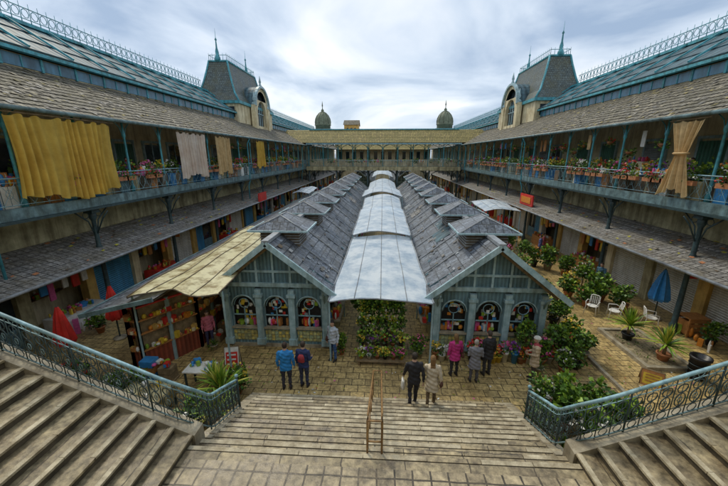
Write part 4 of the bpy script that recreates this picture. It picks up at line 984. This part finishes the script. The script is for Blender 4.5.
def person(x,y,z,yaw,H,top,legs,hair,pose='stand',hem=.8,longhair=False,hat=None,bag=None,shoe=(.03,.025,.02),name='person',wide=1.0,scarf=None):
    top=cloth(top,'jacket');legs_m=cloth(legs,'trousers');hair_m=cloth(hair,'hair');shoe_m=cloth(shoe,'shoe')
    s=H/1.74; src=MB()
    W=wide
    walk=pose in('walk','down')
    lean=.03 if walk else 0
    tr=[(0,0,hem,.185*W,.135*W)] if hem>.75 else [(0,0,hem,.215*W,.165*W),(0,0,.78,.20*W,.15*W)]
    tr+=[(0,0,.92,.185*W,.14*W),(0,lean*.3,1.07,.165*W,.122*W),(0,lean*.6,1.22,.183*W,.135*W),(0,lean,1.36,.192*W,.128*W),(0,lean,1.43,.165*W,.108),(0,lean+.005,1.475,.085,.075),(0,lean+.012,1.53,.056,.058)]
    src.rings(tr,'skin',18)
    capsule(src,[(0,lean+.01,1.46),(0,lean+.02,1.56)],[.054,.052])
    hc=V((0,lean+.03,1.635))
    hr=[]
    for i in range(11):
        t=-math.pi/2+math.pi*i/10; q=max(math.cos(t),.03)
        wx=.076*q*(1-.10*max(0,-math.sin(t))); hr.append((0,hc.y+(.012 if math.sin(t)<0 else -.004),hc.z+.118*math.sin(t),wx,.094*q*(1-.08*max(0,-math.sin(t)))))
    src.rings(hr,'skin',16)
    src.tube([hc+V((0,.086,.018)),hc+V((0,.105,-.02)),hc+V((0,.092,-.032))],[.009,.014,.01],'skin',6)
    for e in (-1,1): src.ell(hc+V((e*.077,-.005,-.005)),.012,.02,.03,'skin',8,6)
    for e in (-1,1):
        sp=.095*W
        if pose=='down': ky,fy,lift=(.14,.2,-.155) if e>0 else (.06,-.06,0)
        elif walk: ky,fy,lift=(.12,.2,0) if e>0 else (-.02,-.26,.04)
        elif pose=='climb': ky,fy,lift=(.2,.16,.17) if e>0 else (-.0,-.05,0)
        else: ky,fy,lift=(.015,0,0)
        hip=(e*sp,0,.90);kn=(e*(sp+.005),ky,.485+lift*.6);an=(e*(sp+.01),fy,.09+lift)
        capsule(src,[hip,((hip[0]+kn[0])/2,(hip[1]+kn[1])/2,(hip[2]+kn[2])/2),kn,((kn[0]+an[0])/2,(kn[1]+an[1])/2-.012,(kn[2]+an[2])/2+.03),an],[.098*W,.085*W,.062,.058,.044])
        src.rings([(e*(sp+.012),fy+.055,.008+lift,.046,.13),(e*(sp+.012),fy+.055,.035+lift,.05,.135),(e*(sp+.012),fy+.035,.065+lift,.044,.105),(e*(sp+.01),fy,.10+lift,.042,.052)],'skin',14)
    wr={}
    for e in (-1,1):
        sh=V((e*.185*W,lean,1.40))
        if pose=='hold' : el=V((e*.235*W,-.02,1.13)); w_=V((e*.13,.2,1.08))
        elif walk: el=V((e*.245*W,-e*.09,1.14)); w_=V((e*.255*W,-e*.17+.08,.90))
        elif pose=='bagarm' and e>0: el=V((.25*W,-.06,1.14)); w_=V((.24*W,.14,1.10))
        elif pose=='reach' and e>0: el=V((.25*W,.12,1.2)); w_=V((.2*W,.36,1.22))
        else: el=V((e*.24*W,-.03,1.13)); w_=V((e*.25*W,.03,.89))
        capsule(src,[sh,sh.lerp(el,.5),el,el.lerp(w_,.5),w_],[.068,.058,.051,.046,.037]); wr[e]=(w_,(w_-el).normalized())
    if longhair: src.rings([(0,lean-.045,1.42,.06,.03),(0,lean-.05,1.5,.075,.045),(0,lean-.035,1.6,.082,.06),(0,lean-.01,1.68,.078,.08)],'skin',14)
    src.rings([(0,hc.y-.014,hc.z-.05,.078,.082),(0,hc.y-.014,hc.z+.03,.086,.094),(0,hc.y-.012,hc.z+.085,.073,.083),(0,hc.y-.01,hc.z+.125,.035,.04)],'skin',14)
    me=bpy.data.meshes.new('tmp'); me.from_pydata(src.v,[],src.f); ob=bpy.data.objects.new('tmp',me); scene.collection.objects.link(ob)
    md=ob.modifiers.new('r','REMESH'); md.mode='VOXEL'; md.voxel_size=.014
    sm=ob.modifiers.new('s','SMOOTH'); sm.iterations=3; sm.factor=.5
    dg=bpy.context.evaluated_depsgraph_get(); ev=ob.evaluated_get(dg); m2=ev.to_mesh()
    def wrinkle(c):
        if c.z>1.46 or c.z<.12: return c
        k=.007*math.sin(c.z*46+c.x*19+H*40)+.005*math.sin(c.z*23-c.x*31+c.y*17)
        r=math.hypot(c.x,c.y)+1e-4
        return V((c.x+c.x/r*k,c.y+c.y/r*k,c.z))
    vs=[tuple(wrinkle(v.co)*s) for v in m2.vertices]
    groups={}
    for p in m2.polygons:
        c=p.center; zz=c.z
        if zz>1.50:
            dy=c.y-hc.y
            if longhair and dy<.0: k='hair'
            elif zz>hc.z+.055 or (dy<.015 and zz>hc.z-.075) and not(abs(c.x)>.068 and zz<hc.z+.03 and dy>-.03): k='hair'
            else: k='skin'
            if scarf and zz<1.54: k='scarf'
        elif longhair and zz>1.40 and c.y<lean-.06 and abs(c.x)<.075: k='hair'
        elif scarf and zz>1.42 and abs(c.x)<.11: k='scarf'
        elif zz>hem-.01: k='top'
        elif abs(c.x)>.195*W and zz>.8 : k='top'
        elif pose=='down' and c.x>.0: k='shoe' if zz<-.05 else 'legs'
        elif zz<.105 : k='shoe'
        elif pose=='climb' and zz<.27 and c.x>.02 and c.y>.05: k='shoe'
        else: k='legs'
        groups.setdefault(k,[]).append(tuple(p.vertices))
    mb=MB(); mk={'hair':hair_m,'skin':M['skin'],'top':top,'legs':legs_m,'shoe':shoe_m,'scarf':cloth(scarf,'scarf') if scarf else None}
    mb.v=vs
    for k,fs in groups.items():
        i=mb.mi(mk[k])
        for f in fs: mb.f.append(list(f)); mb.m.append(i); mb.s.append(True)
    ev.to_mesh_clear(); bpy.data.objects.remove(ob); bpy.data.meshes.remove(me)
    for e in (-1,1): hand(mb,wr[e][0]*s+wr[e][1]*.02,wr[e][1],e,M['skin'])
    for e in (-1,1): mb.ell((hc+V((e*.03,.088,.01)))*s,.011,.006,.007,'eye',8,5)
    mb.ell((hc+V((0,.088,-.055)))*s,.022,.006,.006,cloth((.35,.1,.09),'lips'),8,4)
    if hat:
        hm=cloth(hat,'hat'); c=hc*s; mb.rings([(c.x,c.y-.01,c.z+.05,.10,.12),(c.x,c.y-.01,c.z+.065,.10,.12),(c.x,c.y-.01,c.z+.11,.085,.1),(c.x,c.y-.01,c.z+.145,.04,.05)],hm,16)
    if bag=='redpack':
        bm=cloth((.4,.04,.05),'bag'); mb.rings([(0,-.16*s,1.08*s,.09,.04),(0,-.18*s,1.12*s,.12,.06),(0,-.18*s,1.27*s,.115,.055),(0,-.16*s,1.36*s,.07,.035)],bm,12)
    if bag=='hand':
        bm=cloth((.12,.05,.03),'bag'); mb.rings([(.26*s,-.02,.82*s,.05,.13),(.27*s,-.02,.86*s,.06,.15),(.26*s,-.02,1.0*s,.035,.13)],bm,10)
        mb.tube([(.255*s,-.12,1.0*s),(.20*s,-.05,1.25*s),(.15*s,-.0,1.45*s),(.19*s,.07,1.25*s),(.255*s,.08,1.0*s)],.009,bm,4)
    if bag=='shop':
        w=wr[-1][0]*s+wr[-1][1]*.11; bm=M['wht']; mb.rings([(w.x,w.y,w.z-.42,.05,.12),(w.x,w.y,w.z-.40,.06,.14),(w.x,w.y,w.z-.15,.04,.13),(w.x,w.y,w.z-.12,.03,.12)],bm,10)
        mb.tube([(w.x,w.y-.08,w.z-.14),(w.x,w.y,w.z+.0),(w.x,w.y+.08,w.z-.14)],.007,bm,4)
    mb.obj(name,loc=(x,y,z),rot=yaw)
rs=ZL/NS
run=(YB-YT)/NS
person(-3.05,8.95,0,.1,1.72,(.03,.28,.68),(.05,.05,.07),(.05,.03,.02),'stand',hem=.78,wide=1.08)
person(-2.5,9.1,0,-.15,1.68,(.03,.05,.15),(.04,.05,.10),(.06,.04,.03),'bagarm',bag='redpack')
person(-1.75,10.6,0,2.6,1.66,(.6,.66,.75),(.05,.13,.34),(.03,.02,.02),'stand',bag='hand')
person(1.0,YB-1.45*run,rs*2,.12,1.74,(.025,.025,.03),(.03,.03,.04),(.04,.03,.02),'down',bag='shop')
person(1.52,YB-1.4*run,rs*2,-.1,1.66,(.72,.61,.44),(.2,.14,.08),(.26,.14,.05),'down',hem=.6,longhair=True,bag='hand')
person(2.6,9.95,0,.2,1.62,(.6,.04,.24),(.03,.03,.035),(.2,.11,.04),'stand',hem=.72,longhair=True,bag='hand',wide=1.05)
person(3.2,9.65,0,-.1,1.60,(.24,.24,.27),(.1,.1,.12),(.38,.34,.3),'hold',hem=.62,wide=1.05)
person(3.75,10.05,0,.3,1.72,(.03,.03,.035),(.05,.05,.06),(.08,.06,.05),'stand',hem=.7)
person(5.25,9.85,0,1.2,1.66,(.68,.52,.34),(.09,.07,.06),(.5,.48,.44),'hold',hem=.65,hat=(.78,.75,.68),scarf=(.5,.08,.1))
person(-6.9,11.3,0,-2.6,1.55,(.65,.18,.26),(.05,.05,.12),(.06,.04,.03),'stand')
person(12.0,24.3,0,1.0,1.7,(.1,.12,.3),(.05,.05,.06),(.05,.03,.02),'stand'); person(12.6,25.1,0,-2,1.65,(.45,.1,.1),(.05,.05,.06),(.05,.03,.02),'hold')
person(12.4,17.9,0,2.2,1.68,(.08,.2,.3),(.05,.05,.06),(.05,.03,.02),'walk'); person(.5,20,0,.0,1.7,(.3,.1,.1),(.05,.05,.06),(.05,.03,.02),'walk')
person(-.6,16,0,3.0,1.7,(.1,.1,.1),(.05,.05,.1),(.05,.03,.02),'walk'); person(14.0,15.9,GZ,1.5,1.68,(.3,.28,.25),(.05,.05,.06),(.05,.03,.02),'stand')
person(-14.1,17.6,GZ,-1.5,1.68,(.1,.15,.3),(.05,.05,.06),(.05,.03,.02),'hold')
# ---------------------------------------------------------------- world
w=bpy.data.worlds.new('World'); scene.world=w; w.use_nodes=True; nt=w.node_tree
bg=nt.nodes['Background']; bg.inputs['Strength'].default_value=.15
sky=nt.nodes.new('ShaderNodeTexSky'); sky.sky_type='NISHITA'; sky.sun_disc=False
EL,RO=math.radians(52),math.radians(-35); sky.sun_elevation=EL; sky.sun_rotation=RO
tc=nt.nodes.new('ShaderNodeTexCoord'); sp=nt.nodes.new('ShaderNodeSeparateXYZ'); nt.links.new(tc.outputs['Generated'],sp.inputs[0])
ad=nt.nodes.new('ShaderNodeMath'); ad.operation='ADD'; ad.inputs[1].default_value=.22; nt.links.new(sp.outputs[2],ad.inputs[0])
mxx=nt.nodes.new('ShaderNodeMath'); mxx.operation='MAXIMUM'; mxx.inputs[1].default_value=.05; nt.links.new(ad.outputs[0],mxx.inputs[0])
cb=nt.nodes.new('ShaderNodeCombineXYZ')
for i in range(2):
    dv=nt.nodes.new('ShaderNodeMath'); dv.operation='DIVIDE'; nt.links.new(sp.outputs[i],dv.inputs[0]); nt.links.new(mxx.outputs[0],dv.inputs[1]); nt.links.new(dv.outputs[0],cb.inputs[i])
nz=nt.nodes.new('ShaderNodeTexNoise'); nz.inputs['Scale'].default_value=1.0; nz.inputs['Detail'].default_value=7; nz.inputs['Roughness'].default_value=.5; nz.inputs['Distortion'].default_value=.5
nt.links.new(cb.outputs[0],nz.inputs['Vector'])
cr=nt.nodes.new('ShaderNodeValToRGB'); e=cr.color_ramp.elements; e[0].position=.35; e[0].color=(2.5,3.3,4.5,1); e[1].position=.6; e[1].color=(7.2,7.4,7.6,1)
x=e.new(.47); x.color=(4.7,5.4,6.3,1)
nt.links.new(nz.outputs['Fac'],cr.inputs['Fac'])
mx=nt.nodes.new('ShaderNodeMix'); mx.data_type='RGBA'; mx.inputs[0].default_value=.9
nt.links.new(sky.outputs[0],mx.inputs[6]); nt.links.new(cr.outputs[0],mx.inputs[7]); nt.links.new(mx.outputs[2],bg.inputs['Color'])
ld=bpy.data.lights.new('sun','SUN'); ld.energy=1.9; ld.angle=math.radians(12); ld.color=(1,.91,.74)
lo=bpy.data.objects.new('sun',ld); scene.collection.objects.link(lo)
sd=V((math.sin(RO)*math.cos(EL),math.cos(RO)*math.cos(EL),math.sin(EL))); lo.rotation_euler=sd.to_track_quat('Z','Y').to_euler(); lo.location=(0,20,30)
# ---------------------------------------------------------------- camera
cd=bpy.data.cameras.new('camera'); cd.sensor_width=36; cd.lens=16.0; cd.clip_end=3000; cd.clip_start=.05
co=bpy.data.objects.new('camera',cd); scene.collection.objects.link(co); co.location=(0,0,7.5)
co.rotation_euler=(math.radians(90-15.2),0,math.radians(3.2)); scene.camera=co
scene.view_settings.view_transform='Standard'; scene.view_settings.look='None'; scene.view_settings.exposure=0
